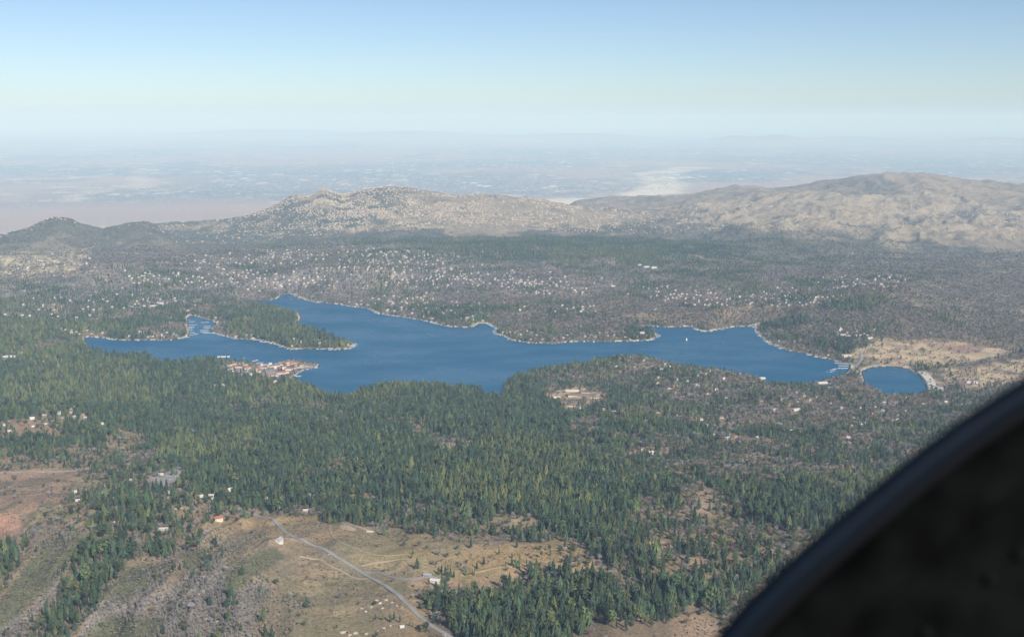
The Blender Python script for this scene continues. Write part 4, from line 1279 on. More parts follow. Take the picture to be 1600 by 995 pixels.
N_IND = 300 - 60
WCH = ['white', 'white', 'cream', 'cream', 'tan', 'grey', 'brown']
RCH = ['pale', 'pale', 'grey', 'grey', 'brown', 'brown', 'dark', 'red']
far_houses = MB()
for i, (x, y, z, u, v) in enumerate(HOUSES):
    r = math.hypot(x, y)
    wl = HR.choice(WCH[:4] if r > 6500 else WCH)
    rf_ = HR.choice(RCH[:5] if r > 6000 else RCH)
    kd = HR.choice(['gable', 'gable', 'hip', 'wing'])
    f = 1.0 if r < 6000 else 1.0
    sx, sy, sz = HR.uniform(9, 16) * f, HR.uniform(7, 10) * f, HR.uniform(6, 9) * f
    rz = HR.uniform(-0.6, 1.6)
    clear_for(x, y, max(sx, sy) * .55 + 2, 26 + r * 0.003, 7)
    if i < N_IND:
        size = 'large' if sx * sy > 125 * f * f else ('small' if sx * sy < 90 * f * f else 'mid-sized')
        colr_ = {'white': 'white', 'cream': 'cream', 'tan': 'tan', 'grey': 'grey', 'brown': 'dark brown'}[wl]
        lab = '%s %s house with %s roof %s' % (size, colr_, {'pale': 'pale', 'grey': 'grey', 'brown': 'brown', 'dark': 'dark', 'red': 'red'}[rf_], zone(u, v))
        house(x, y, z, sx, sy, sz, rz, kd, wl, rf_, lab, 'house', 'houses scattered around the lake')
    else:
        (wv, wf), (rv, rf2) = HM[kd]
        c_, s_ = math.cos(rz), math.sin(rz)
        tr = lambda p: (x + c_ * p[0] * sx - s_ * p[1] * sy, y + s_ * p[0] * sx + c_ * p[1] * sy, z + p[2] * sz)
        wi = ['white', 'cream', 'tan', 'grey', 'brown'].index(wl); ri = 5 + ['grey', 'pale', 'brown', 'red', 'dark'].index(rf_)
        far_houses.add([tr(p) for p in wv], wf, wi); far_houses.add([tr(p) for p in rv], rf2, ri)
if far_houses.v:
    tag(link('far_hillside_houses', far_houses.mesh('far_hillside_houses', [M['wall_' + k] for k in ('white', 'cream', 'tan', 'grey', 'brown')] + [M['roof_' + k] for k in ('grey', 'pale', 'brown', 'red', 'dark')])), kind='stuff')
print('houses', len(HOUSES))

# ------------------------------------------------------------------ docks and boats
def dock(x0, y0, x1, y1, wd, label, group, slips=False, boats=None):
    L = math.hypot(x1 - x0, y1 - y0); a = math.atan2(y1 - y0, x1 - x0)
    e = link('boat_dock', None, (x0, y0, 0), a)
    tag(e, label, 'dock', group)
    key = (round(L / 3), round(wd), slips)
    if key not in DOCKC:
        L_ = round(L / 3) * 3 + 0.0 or 3
        m = MB().box(0, L_, -wd / 2, wd / 2, 0.45, 0.75)
        p = MB(); 
        for k in range(int(L_ / 8) + 2):
            xx = min(L_ - .3, k * 8 + .3)
            for s in (-1, 1): p.tube((xx, s * (wd / 2 + .15), -2), (xx, s * (wd / 2 + .15), 1.4), .14, .14, 5)
        f = None
        if slips:
            f = MB()
            for k in range(int(L_ / 6)):
                for s in (-1, 1):
                    y0_, y1_ = sorted((s * (wd / 2 + .02), s * (wd / 2 + 6.5)))
                    f.box(k * 6 + 1.9, k * 6 + 3.5, y0_, y1_, .42, .70)
        DOCKC[key] = (m.mesh('dock_deck', [M['dock']]), p.mesh('dock_piles', [M['bark']]), f.mesh('dock_fingers', [M['dock']]) if f else None)
    d, p, f = DOCKC[key]
    link('deck', d, parent=e)
    q = link('piling', p, parent=e); q['kind'] = 'stuff'
    if f: q = link('finger_pier', f, parent=e); q['kind'] = 'stuff'
    THINGS.append((e, project(x0, y0, 0)[0]))
    return e
DOCKC = {}
def boat_meshes(hm):
    h = MB()
    L, W = 8.0, 2.7
    st = [(-.5, .8, .9), (-.2, 1, .95), (.15, .95, 1.0), (.38, .55, 1.12), (.5, .04, 1.25)]
    rows = []
    for (fx, fw, fh) in st:
        n0 = len(h.v)
        h.v += [(fx * L, -fw * W / 2, fh), (fx * L, -fw * W / 2 * .7, -.2), (fx * L, fw * W / 2 * .7, -.2), (fx * L, fw * W / 2, fh)]
        rows.append(n0)
    for a, b_ in zip(rows[:-1], rows[1:]):
        for k in range(3): h.f.append((a + k, b_ + k, b_ + k + 1, a + k + 1)); h.m.append(0)
    h.f.append((rows[0] + 3, rows[0] + 2, rows[0] + 1, rows[0])); h.m.append(0)
    dk = MB()
    dk.add([(fx * L, s * fw * W / 2 * .97, fh - .06) for (fx, fw, fh) in st for s in (-1, 1)], [(2 * k, 2 * k + 2, 2 * k + 3, 2 * k + 1) for k in range(4)])
    c = MB().box(-1.6, .9, -.95, .95, .9, 1.55)
    wi = MB().add([(.92, -.9, 1.0), (.92, .9, 1.0), (.4, .8, 2.0), (.4, -.8, 2.0), (.98, -.9, 1.0), (.98, .9, 1.0), (.46, .8, 2.0), (.46, -.8, 2.0)], [(0, 1, 2, 3), (7, 6, 5, 4), (0, 4, 5, 1), (2, 6, 7, 3), (1, 5, 6, 2), (0, 3, 7, 4)])
    return h.mesh('boat_hull', [hm]), dk.mesh('boat_deck', [M['white']]), c.mesh('boat_cabin', [M['white']]), wi.mesh('boat_windscreen', [M['glass']])
BOATM = {'white': boat_meshes(M['white']), 'blue': boat_meshes(M['hull_blue'])}
def motorboat(x, y, a, color, label, group):
    e = link('motorboat', None, (x, y, 0.05), a)
    tag(e, label, 'boat', group)
    for nm, me_ in zip(('hull', 'deck', 'cabin', 'windscreen'), BOATM[color]): link(nm, me_, parent=e)
    THINGS.append((e, project(x, y, 0)[0]))

MARINA = {
 'in the marina inlet on its west bank': [((293,500),(298,500)),((295,503),(305,502)),((294,507.7),(308.5,507.5)),((294,511),(304,511)),((294,513.4),(302,513.2)),((295,516.2),(301,516.2)),((296,520.2),(306,520)),((295,523.6),(302,523.4)),((303,522.4),(310,522))],
 'in the marina inlet on its east bank': [((327,503.5),(314,503.8)),((339,502.8),(332,503)),((329,509.6),(318,510)),((329,512.4),(318,512.6)),((326,516),(312,516.4)),((326,518.2),(312.6,518.6)),((337,519.8),(317,520.4)),((344,521),(337,521.6)),((349,522.2),(343,523))],
 'along the near side of the forested peninsula': [((420,532.4),(406,535)),((432,534.4),(420,535.4)),((440,538),(431,538.8)),((446,541),(440,541.6)),((465,544),(454,545.4)),((508,544.5),(500,546)),((520,546),(512,547)),((549,541),(553,542.4))],
 'at the lakeside village': [((383,559.5),(379,558.7)),((394,564.5),(404,562.6)),((400,567.8),(412.5,566.2)),((404,570.6),(418,568.8)),((411,571.5),(422,570)),((465,575),(475.6,577.5)),((456,580),(467,581)),((455,587),(470.6,588)),((486,573),(496,574.8))],
 'in the eastern marina, far rows': [((1186,516),(1180,513)),((1229,532),(1211,530.6)),((1216,535.6),(1197,533)),((1222,537.6),(1200,538)),((1234,539.5),(1209,541)),((1236,544),(1216,544.4))],
 'in the eastern marina, slanting rows': [((1279,551.4),(1261,555)),((1288,554.6),(1273,558)),((1299,556.6),(1284,559.6)),((1308,559.8),(1300.6,560))],
 'in the eastern marina, near rows': [((1329,565.6),(1304,564.4)),((1329,569),(1304,567.4)),((1326,572),(1310,571.4)),((1325,575.4),(1309,575.4)),((1307,576.2),(1301,577)),((1305,578.8),(1297,578.6)),((1301,581),(1296,581.6)),((1294,580.4),(1291,580.8))],
}
BR = random.Random(8)
for place, rows in MARINA.items():
    for (a, b_) in rows:
        x0, y0 = ray_at(*a); x1, y1 = ray_at(*b_)
        L = math.hypot(x1 - x0, y1 - y0)
        lab = '%s pale dock %s' % ('long' if L > 34 else ('short' if L < 18 else 'mid-length'), place)
        dock(x0, y0, x1, y1, 5.0, lab, 'marina docks', slips=L > 20)
        if L > 22 and BR.random() < 0.75:
            ux, uy = (x1 - x0) / L, (y1 - y0) / L
            for k in range(int(L / 12)):
                if BR.random() < 0.25: continue
                s = BR.choice((-1, 1)); t = 5 + k * 12
                c = BR.choice(('white', 'white', 'white', 'blue'))
                motorboat(x0 + ux * t - uy * s * 6.5, y0 + uy * t + ux * s * 6.5, math.atan2(uy, ux) + math.pi / 2 * s, c, '%s motorboat moored %s' % (c, place.replace('near rows', 'at the near rows').replace('far rows', 'at the far rows').replace('slanting rows', 'at the slanting rows')), 'moored motorboats')
# private docks along the shores
A = np.array(LAKE)
area = 0.5 * np.sum(A[:, 0] * np.roll(A[:, 1], -1) - np.roll(A[:, 0], -1) * A[:, 1])
cnt = 0
for i in range(len(LAKE)):
    u_, v_ = LAKE_PX[i]; u2, v2 = LAKE_PX[(i + 1) % len(LAKE)]
    p, q = A[i], A[(i + 1) % len(A)]
    L = math.hypot(*(q - p)); t_ = (q - p) / L
    nrm = np.array([t_[1], -t_[0]]) * (-1 if area > 0 else 1)   # towards the water
    um, vm = (u_ + u2) / 2, (v_ + v2) / 2
    far_shore = (136 <= um <= 290 and vm < 533) or (334 <= um <= 552 and vm < 548 and vm > 516) or (436 <= um <= 800 and vm < 532 and vm < 460 + (um - 436) * 0.21) or (800 < um < 1030 and vm < 540) or (1000 <= um <= 1190 and vm < 520) or (1190 < um < 1312 and vm < 566)
    near_sh = (764 < um < 790 and 598 < vm)
    if not (far_shore or near_sh) or cnt > 285: continue
    s = 6.0
    while s < L - 6 or s == 6.0:
        c_ = p + t_ * min(s, L * .5 if L < 12 else s)
        ln = BR.choice((12, 16, 20, 26))
        a_ = nrm * ln
        if um < 300: pl_ = 'on the western shore'
        elif vm > 595: pl_ = 'on the near wooded shore'
        elif um < 560 and vm > 516: pl_ = 'below the forested peninsula'
        elif um < 560: pl_ = 'in the northern cove'
        elif um < 680: pl_ = 'below the hillside town'
        elif um < 800: pl_ = 'by the sandy beach'
        elif um < 910: pl_ = 'east of the sandy beach'
        elif um < 1030: pl_ = 'along the low cape in mid lake'
        elif um < 1190: pl_ = 'beyond the eastern bay'
        else: pl_ = 'on the eastern marina shore'
        st = c_ - nrm * 3
        wdk = BR.choice((5.0, 8.5)); bt = BR.choice((None, None, 'white', 'white', 'blue'))
        dock(st[0], st[1], st[0] + a_[0], st[1] + a_[1], wdk, '%s private dock%s %s' % (('short ' if ln < 17 else 'long ') + ('narrow' if wdk < 6 else 'wide'), '' if not bt else ' with %s boat' % bt, pl_), 'private docks along the lake shore')
        if bt:
            q_ = st + a_ * .75 + t_ * (wdk / 2 + 2.2)
            motorboat(q_[0], q_[1], math.atan2(a_[1], a_[0]), bt, '%s motorboat at a %s %s dock %s' % (bt, 'short' if ln < 17 else 'long', 'narrow' if wdk < 6 else 'wide', pl_), 'motorboats at private docks')
        cnt += 1
        s += BR.uniform(16, 40) if um > 430 else BR.uniform(16, 34)
print('private docks', cnt)

# sailboat in the eastern bay
sx_, sy_ = ray_at(1073, 532)
e = link('sailboat', None, (sx_, sy_, 0), 0.5)
tag(e, 'lone white sailboat under sail in the middle of the eastern bay', 'sailboat')
for nm, me_ in zip(('hull', 'deck'), BOATM['white'][:2]): link(nm, me_, parent=e)
link('mast', MB().tube((.4, 0, .8), (.4, 0, 17), .10, .06, 6).mesh('mast', [M['concrete']]), parent=e)
link('boom', MB().tube((.4, 0, 2.0), (-5.0, .8, 2.0), .08, .06, 6).mesh('boom', [M['concrete']]), parent=e)
def sail(name, a, b_, c, belly):
    vs, fs = [], []
    n_ = 8
    a, b_, c = Vector(a), Vector(b_), Vector(c)
    for off in (0, .05):
        for j in range(n_ + 1):
            for i in range(n_ + 1):
                t, s = j / n_, i / n_
                p = a.lerp(c, t).lerp(b_.lerp(c, t), s)
                p.y += belly * math.sin(math.pi * s) * math.sin(math.pi * min(1, t * .9 + .1)) + off
                vs.append(tuple(p))
        o_ = len(vs) - (n_ + 1) ** 2
        for j in range(n_):
            for i in range(n_):
                fs.append((o_ + j * (n_ + 1) + i, o_ + j * (n_ + 1) + i + 1, o_ + (j + 1) * (n_ + 1) + i + 1, o_ + (j + 1) * (n_ + 1) + i))
    return link(name, make_mesh(name, vs, fs, [M['white']], smooth=True), parent=e)
sail('mainsail', (.25, 0, 2.2), (-4.9, .8, 2.2), (.3, 0, 16.6), .6)
sail('headsail', (4.0, 0, 1.5), (.6, .5, 1.9), (.55, 0, 15.2), .5)

# ------------------------------------------------------------------ dam, beach, causeway bank
def slab_from(pts_top, drop, thick, matl, name, label, cat):
    """An embankment: a crest line with a slope down to the outer side."""
    m = MB(); vs = []
    for (x, y, z, ox, oy, oz) in pts_top:
        L = math.hypot(x - ox, y - oy); dx, dy = (x - ox) / L, (y - oy) / L
        vs += [(x + dx * 10, y + dy * 10, -3), (x + dx * 3, y + dy * 3, z), (x - dx * 3, y - dy * 3, z), (ox, oy, oz)]
    fs, mi = [], []
    for j in range(len(pts_top) - 1):
        for k in range(3):
            fs.append((4 * j + k, 4 * j + k + 1, 4 * j + 5 + k, 4 * j + 4 + k))
    n_ = len(pts_top)
    fs += [(3, 2, 1, 0), (4 * n_ - 4, 4 * n_ - 3, 4 * n_ - 2, 4 * n_ - 1)]
    return m.add(vs, fs)
crest_px = [(1433, 580), (1440, 586), (1446, 593), (1450, 601), (1452, 610)]
toe_px = [(1448, 579), (1462, 585), (1473, 592), (1481, 601), (1484, 611)]
pt = []
for a, b_ in zip(crest_px, toe_px):
    x, y = ray_at(a[0], a[1], 6.0); ox, oy = ray_at(b_[0], b_[1], -2.0)
    pt.append((x, y, 6.0, ox, oy, min(hz(ox, oy), 4) - 0.5))
e = link('earth_dam', None, pt[2][:2] + (0,)); tag(e, 'pale earth dam sloping away from the small round pond', 'dam')
bank = slab_from([(a - pt[2][0], b2 - pt[2][1], c, d - pt[2][0], e2 - pt[2][1], f) for (a, b2, c, d, e2, f) in pt], 0, 0, None, '', '', '')
link('embankment', bank.mesh('embankment', [M['concrete']]), parent=e)
rd = MB(); vs = []
for (x, y, z, ox, oy, oz) in pt:
    L = math.hypot(x - ox, y - oy); dx, dy = (x - ox) / L, (y - oy) / L
    for s in (-2.2, 2.2): vs.append((x + dx * s - pt[2][0], y + dy * s - pt[2][1], z + .15))
rd.add(vs, [(2 * j, 2 * j + 1, 2 * j + 3, 2 * j + 2) for j in range(len(pt) - 1)])
link('crest_road', rd.mesh('crest_road', [M['asphalt']]), parent=e)

def patch(name, px, matl, h=0.6, kind='structure'):
    W = [ground_at(u_, v_) for u_, v_ in px]
    P = np.array([(a, b_) for a, b_, _ in W]); c = P.mean(0)
    n_ = len(P); vs = [(c[0], c[1], hz(*c) + h)]; rings = (0.34, 0.67, 1.0)
    dense = []
    for i in range(n_):
        for t in (0, .34, .67): dense.append(P[i] * (1 - t) + P[(i + 1) % n_] * t)
    n_ = len(dense); fs = []
    for r_ in rings:
        for p in dense:
            q = c + (p - c) * r_; vs.append((q[0], q[1], hz(*q) + (h if r_ < 1 else -.8)))
    for i in range(n_):
        fs.append((0, 1 + i, 1 + (i + 1) % n_))
        for k in range(2): fs.append((1 + k * n_ + i, 1 + (k + 1) * n_ + i, 1 + (k + 1) * n_ + (i + 1) % n_, 1 + k * n_ + (i + 1) % n_))
    for i in range(n_):
        q = c + (dense[i] - c) * .6; block_disc(q[0], q[1], 10)
    tag(link(name, make_mesh(name, vs, fs, [matl])), kind=kind)
patch('sandy_beach', [(735,513),(741,506),(748,503.5),(764,502.5),(766,505),(752,506.5),(744,509.5)], M['dirt'], 1.0)
patch('car_park', [(364,577),(374,574.5),(394,577),(396,584),(386,586),(366,582)], M['asphalt'], 1.2)
patch('car_park', [(408,578),(420,576),(430,578),(434,583),(424,588),(410,586)], M['asphalt'], 1.2)
patch('gravel_yard', [(526,823),(534,817),(540,818),(560,826),(552,830),(534,828)], M['dirt'], .5)
patch('gravel_yard', [(240,746),(266,738),(284,726),(286,730),(272,752),(262,762),(246,756)], M['asphalt'], .5)
patch('village_promenade', [(452,577),(456,574),(470,572),(488,571.6),(494,573.4),(480,573.6),(462,576),(455,578.4)], M['concrete'], 1.2)

for u_, v_ in [(240,752),(250,758),(262,764),(272,760),(280,748),(288,738),(246,764),(258,770),(270,768)]:
    x, y, z = ground_at(u_, v_); block_disc(x, y, 26)
# cars
def car_meshes(color, name):
    m = mat(name, color, 0.25, coat=0.6)
    b_ = MB().add([(-2.2, -.9, .35), (2.2, -.9, .35), (2.2, .9, .35), (-2.2, .9, .35), (-2.25, -.9, .95), (2.2, -.88, .82), (2.2, .88, .82), (-2.25, .9, .95), (1.1, -.9, 1.0), (1.1, .9, 1.0)],
                  [(3, 2, 1, 0), (0, 1, 5, 8, 4), (2, 3, 7, 9, 6), (1, 2, 6, 5), (3, 0, 4, 7), (4, 8, 9, 7), (8, 5, 6, 9)])
    c = MB().add([(-1.9, -.82, .94), (1.0, -.82, .98), (1.0, .82, .98), (-1.9, .82, .94), (-1.5, -.68, 1.48), (.3, -.68, 1.5), (.3, .68, 1.5), (-1.5, .68, 1.48)],
                 [(4, 5, 6, 7), (0, 1, 5, 4), (1, 2, 6, 5), (2, 3, 7, 6), (3, 0, 4, 7)])
    return b_.mesh('car_body', [m]), c.mesh('car_cabin', [M['glass']])
CARM = {'white': car_meshes((.75, .75, .74), 'car_white'), 'silver': car_meshes((.45, .46, .48), 'car_silver'), 'dark': car_meshes((.03, .035, .045), 'car_dark'), 'red': car_meshes((.35, .04, .03), 'car_red')}
WHEEL = MB().tube((0, -.12, 0), (0, .12, 0), .34, .34, 12).mesh('car_wheel', [M['tyre']])
def car(u_, v_, a, color, label, group, name='car', s=1.0, dz=1.0):
    x, y, z = ground_at(u_, v_)
    e = link(name, None, (x, y, z + dz), a, scale=(s, s, s)); tag(e, label, 'car', group)
    b_, c = CARM[color]; link('body', b_, parent=e); link('cabin', c, parent=e)
    for wx in (-1.35, 1.35):
        for wy in (-.82, .82): link('wheel', WHEEL, (wx, wy, .34), 0, e)
    THINGS.append((e, u_))
car(513, 866.5, -0.75, 'white', 'white van driving on the highway below the gravel yard', None, 'van', 1.4, 1.1)
car(584, 901, -0.9, 'silver', 'silver car on the highway beside the ranch turn-off', None, dz=1.1)
car(612, 908, -0.3, 'dark', 'dark car parked above the highway by the ranch lane', None)
for i, (u_, v_) in enumerate([(261,744),(265,745),(269,741),(272,738),(276,734),(280,731),(266,749)]):
    car(u_, v_, .6 * i, 'white', 'white vehicle parked on the gravel lot in the western forest', 'vehicles on the gravel lot', s=1.5)
for i in range(26):
    a, b_ = (BR.uniform(368, 393), BR.uniform(577.5, 583)) if i < 13 else (BR.uniform(411, 430), BR.uniform(579, 585.5))
    c = BR.choice(['white', 'silver', 'dark', 'red'])
    car(a, b_, BR.choice((0.2, 1.77)), c, '%s car on the %s village car park' % (c, 'western' if i < 13 else 'eastern'), 'cars on the village car parks', dz=1.6)

# ------------------------------------------------------------------ scatter the vegetation
def jitter_grid(r0, r1, s, seed):
    g_ = np.random.default_rng(seed)
    ymax, xmax = r1, r1 * math.sin(math.radians(29.5))
    xs = np.arange(-xmax, xmax, s); ys = np.arange(r0 * math.cos(math.radians(29)), ymax, s)
    X, Y = np.meshgrid(xs, ys)
    X = X.ravel() + g_.uniform(-.5, .5, X.size) * s; Y = Y.ravel() + g_.uniform(-.5, .5, Y.size) * s
    r = np.hypot(X, Y); a = np.abs(np.arctan2(X, Y))
    k = (r > r0) & (r <= r1) & (a < math.radians(28.5))
    return X[k], Y[k]
def put(r0, r1, s, seed):
    x, y = jitter_grid(r0, r1, s, seed)
    z = height(x, y)
    u, v, c, b_, clr = cover(x, y, z)
    dl = np.minimum(poly_dist(x, y, LAKE, 60), poly_dist(x, y, POND, 60))
    ok = (dl > 7) & ~blocked(x, y) & ((poly_dist(x, y, VILLAGE, 40) > 4) | (np.random.default_rng(seed + 50).random(x.size) < .22))
    return x, y, z, u, v, c, b_, clr, ok
g_ = np.random.default_rng(3)
CT, BT = [], []       # conifers, bare trees: x, y, z, height, width, kind
for (r0, r1, s, sd) in [(1700, 2900, 11.5, 1), (2900, 4700, 10.0, 4), (4700, 6800, 11.5, 2), (6800, 10200, 13.5, 3)]:
    x, y, z, u, v, c, b_, clr, ok = put(r0, r1, s, sd)
    rnd = g_.random(x.size)
    pc = np.clip(c ** 1.25 * 1.04, 0, 0.97)
    k = ok & (rnd < pc)
    h = np.clip(g_.normal(25, 8, x.size), 9, 46) * (1 + 0.28 * (1 - sstep(2200, 3600, np.hypot(x, y)))) * np.where(np.hypot(x, y) > 6600, 0.72, 1.0) * (0.72 + 0.28 * c)
    h *= np.where((v > 880) & (u < 330), 0.75, 1.0)
    kind = np.array([0, 1, 2, 3, 4, 5, 6])[np.searchsorted(np.cumsum([.25, .18, .16, .12, .07, .16, .06]), g_.random(x.size)).clip(0, 6)]
    yl = fbm(x, y, 500, 3, 64)
    kind = np.where((yl > .60) & (g_.random(x.size) < .5), 4, kind)
    CT.append(np.stack([x[k], y[k], z[k] - .3, h[k], h[k] * g_.uniform(.85, 1.6, k.sum()), kind[k]], 1))
    rnd2 = g_.random(x.size)
    k2 = ok & ~k & (rnd2 < np.clip(b_ * 1.35, 0, .97)) & (np.hypot(x, y) < 10000)
    hb = np.clip(g_.normal(11.5, 2.5, x.size), 5, 17)
    snag = (v > 830) & (u < 560)
    kb = NC + np.array([0, 1, 2, 3])[np.searchsorted(np.cumsum([.30, .24, .14, .32] if r0 < 5000 else [.42, .28, .12, .18]), g_.random(x.size)).clip(0, 3)]
    k2 &= ~(snag & (g_.random(x.size) < .8))
    BT.append(np.stack([x[k2], y[k2], z[k2] - .2, hb[k2], hb[k2] * g_.uniform(.9, 1.2, k2.sum()), kb[k2]], 1))
CT, BT = np.concatenate(CT), np.concatenate(BT)
# lone trees seen one by one in the meadow
LONE = [(686,897,17,2),(690,894,16,0),(696,899,20,0),(704,900,18,2),(709,902,14,0),(741,899,11,3),(745,888,14,2),(738,897,12,1),(756,882,16,0),(763,903,11,4),(728,899,16,1),(643,872,13,1),(645,866,12,3),
 (800,884,17,0),(806,886,18,2),(811,889,16,0),(790,886,13,1),(823,886,17,3),(838,883,16,1),(812,880,20,4),(700,891,12,3),(677,974,17,0),(654,987,9,3),(645,979,9,1),(640,977,8,0),(625,972,14,3),(616,968,16,1),(610,971,15,2),
 (598,968,13,4),(587,967,10,1),(655,950,10,0),(394,807,13,2),(423,862,0,0),(20,746,10,2),(125,868,15,1),(8,888,12,2),(55,812,14,4),(245,850,13,0),(232,834,10,3),(262,845,10,2),(175,880,16,3),(370,984,17,4),
 (1028,856,9,3),(1034,857,9,1),(418,909,9,5),(371,946,11,5),(526,983,9,5),(560,946,8,5),(800,872,13,1),(780,866,14,4),(846,872,16,5),(860,868,15,1),(884,878,16,0)]
lone = []
for (u_, v_, h_, kd) in LONE:
    if h_ < 5: continue
    x, y, z = ground_at(u_, v_)
    lone.append((x, y, z - .3, h_ * 1.25, h_ * 1.4, kd))
CT = np.concatenate([CT, np.array(lone)])
nl = len(lone)
def screen(T):
    u, v = project(T[:, 0], T[:, 1], T[:, 2])
    u2, v2 = project(T[:, 0], T[:, 1], T[:, 2] + T[:, 3])
    return u, v, v - v2
def under_frame(u, v):
    return v > np.interp(u, [1000, 1130, 1300, 1450, 1600], [1200, 985, 820, 695, 590])
FAMK = {0: 'dark pointed', 1: 'mid-green slender', 2: 'broad green', 3: 'dark narrow', 4: 'olive-toned', 5: 'round-topped green', 6: 'round-topped olive'}
def pick_individuals(T, n_, force=0):
    u, v, hp = screen(T)
    vis = (u > 4) & (u < 1560) & (v - hp > 380) & (v - hp * .6 < 992) & ~under_frame(u, v - hp * .5)
    score = np.where(vis, hp * np.sqrt(T[:, 4] / T[:, 3]), -1)
    if force: score[-force:] += np.where(vis[-force:], 1000, 0)
    order = np.argsort(-score)[:n_]
    return order[score[order] > 0], u, v, hp
def plant(T, sel, u, v, hp, words, name, cat, group):
    for i in sel:
        x, y, z, h_, w_, kd = T[i]; kd = int(kd)
        e = link(name, None, (x, y, z), float(g_.random() * 6.28))
        size = 'tall' if h_ > words['tall'] else ('short' if h_ < words['short'] else 'medium-height')
        row = '' if v[i] < 900 else ('front-row ' if v[i] > 985 else ('lower ' if v[i] > 955 else ('mid-slope ' if v[i] > 928 else 'upper ')))
        if u[i] > 640 or row == '': tag(e, '%s%s %s %s %s' % (row, size, words[kd], words['noun'], zone(u[i], v[i])), cat, group)
        else: tag(e, '%s %s %s %s' % (size, words[kd], words['noun'], zone(u[i], v[i])), cat, group)
        link('crown', PARTM[kd][0], parent=e, scale=(w_, w_, h_))
        link('trunk', PARTM[kd][1], parent=e, scale=(w_, w_, h_))
        THINGS.append((e, float(u[i])))
sel, u, v, hp = pick_individuals(CT, 300, nl)
wd_ = dict(FAMK); wd_.update(tall=28, short=19, noun='conifer')
plant(CT, sel, u, v, hp, wd_, 'conifer_tree', 'tree', 'conifers of the lower forest and meadow')
mk = np.ones(len(CT), bool); mk[sel] = False
CR = CT[mk]
print('conifers', len(CT), 'bare', len(BT))
scatter('conifer_forest', PROTO, CR[:, :3], CR[:, 3], CR[:, 4], CR[:, 5], 1)
sel, u, v, hp = pick_individuals(BT, 220)
wb = {NC: 'lilac-grey spreading', NC + 1: 'lilac-grey upright', NC + 2: 'brownish wide', NC + 3: 'evergreen round', 'tall': 13, 'short': 9.5, 'noun': 'oak'}
plant(BT, sel, u, v, hp, wb, 'oak_tree', 'tree', 'leafless and evergreen oaks')
mk = np.ones(len(BT), bool); mk[sel] = False
BRR = BT[mk]
scatter('oak_woodland', PROTO, BRR[:, :3], BRR[:, 3], BRR[:, 4], BRR[:, 5], 2)

# brush on the open slopes
x, y = jitter_grid(1700, 3900, 5.2, 21)
z = height(x, y); u, v, c, b_, clr = cover(x, y, z)
pn = fbm(x, y, 70, 3, 65)
q = np.clip((pn - .40) * 3.2, .06, .9) * (1 - np.clip(c * 1.3, 0, .85)) * np.where(clr > .5, .5, .9)
q = np.where((u < 420) & (v > 830), np.maximum(q, .6), q)
k = (g_.random(x.size) < q) & ~blocked(x, y)
sz = g_.uniform(1.4, 4.2, x.size) * np.where(clr > .5, .75, 1.0)
sidx = np.searchsorted(np.cumsum([.34, .30, .2, .16]), g_.random(x.size)).clip(0, 3)
scatter('chaparral_brush', SHRUBS, np.stack([x, y, z], 1)[k], sz[k] * .9, sz[k] * 1.35, sidx[k], 3)
# grey dead trees of the old burn
x, y = jitter_grid(1700, 3000, 7.0, 22)
z = height(x, y); u, v, c, b_, clr = cover(x, y, z)
k = (g_.random(x.size) < np.clip(b_ * 1.6, 0, .9) * np.where((u < 600) & (v > 820), .9, .03)) & ~blocked(x, y)
hs_ = g_.uniform(5, 13, x.size)
scatter('burnt_dead_trees', SNAGS, np.stack([x, y, z], 1)[k], hs_[k], hs_[k] * 1.5, g_.integers(0, 3, k.sum()), 4)
# low trees and brush clumps beyond the lake, out to the hills
x, y = jitter_grid(5600, 9900, 11, 23)
z = height(x, y); u, v, c, b_, clr = cover(x, y, z)
dl = poly_dist(x, y, LAKE, 30)
k = (g_.random(x.size) < np.clip(.30 * (fbm(x, y, 120, 3, 66) * 2 - .2), 0, .6) * (1 - .8 * clr)) & (dl > 5) & ~blocked(x, y) & (v < 560)
sz = g_.uniform(4, 8, x.size)
scatter('hillside_brush', SHRUBS, np.stack([x, y, z], 1)[k], sz[k], sz[k] * 1.2, sidx[:1].repeat(k.sum()) * 0 + g_.integers(0, 4, k.sum()), 5)
# granite boulders of the far ridge
x, y = jitter_grid(10800, 14600, 17, 24)
z = height(x, y); u, v = project(x, y, z)
den = np.exp(-((u - 520) / 75) ** 2 - ((v - 318) / 20) ** 2) * 1.1 + .34 * np.exp(-((u - 660) / 240) ** 2 - ((v - 320) / 40) ** 2) + .10 * np.exp(-((v - 345) / 30) ** 2)
k = g_.random(x.size) < den * np.clip(fbm(x, y, 150, 3, 67) * 3.2 - 1.0, 0, 1.3)
sz = g_.uniform(8, 26, x.size)
scatter('granite_boulders', ROCKS, np.stack([x, y, z], 1)[k], sz[k] * 1.1, sz[k], g_.integers(0, 3, k.sum()), 6)
x, y = jitter_grid(10200, 14000, 24, 25)
z = height(x, y); u, v = project(x, y, z)
k = (g_.random(x.size) < .5 * np.clip(fbm(x, y, 260, 3, 68) * 2.6 - .7, 0, 1)) & (v > np.interp(u, [0, 560, 640, 800, 1000, 1200, 1400, 1600], [330, 330, 355, 370, 350, 350, 372, 402]))
sz = g_.uniform(8, 17, x.size)
scatter('far_hill_brush', SHRUBS, np.stack([x, y, z], 1)[k], sz[k] * .7, sz[k], g_.integers(0, 2, k.sum()), 7)

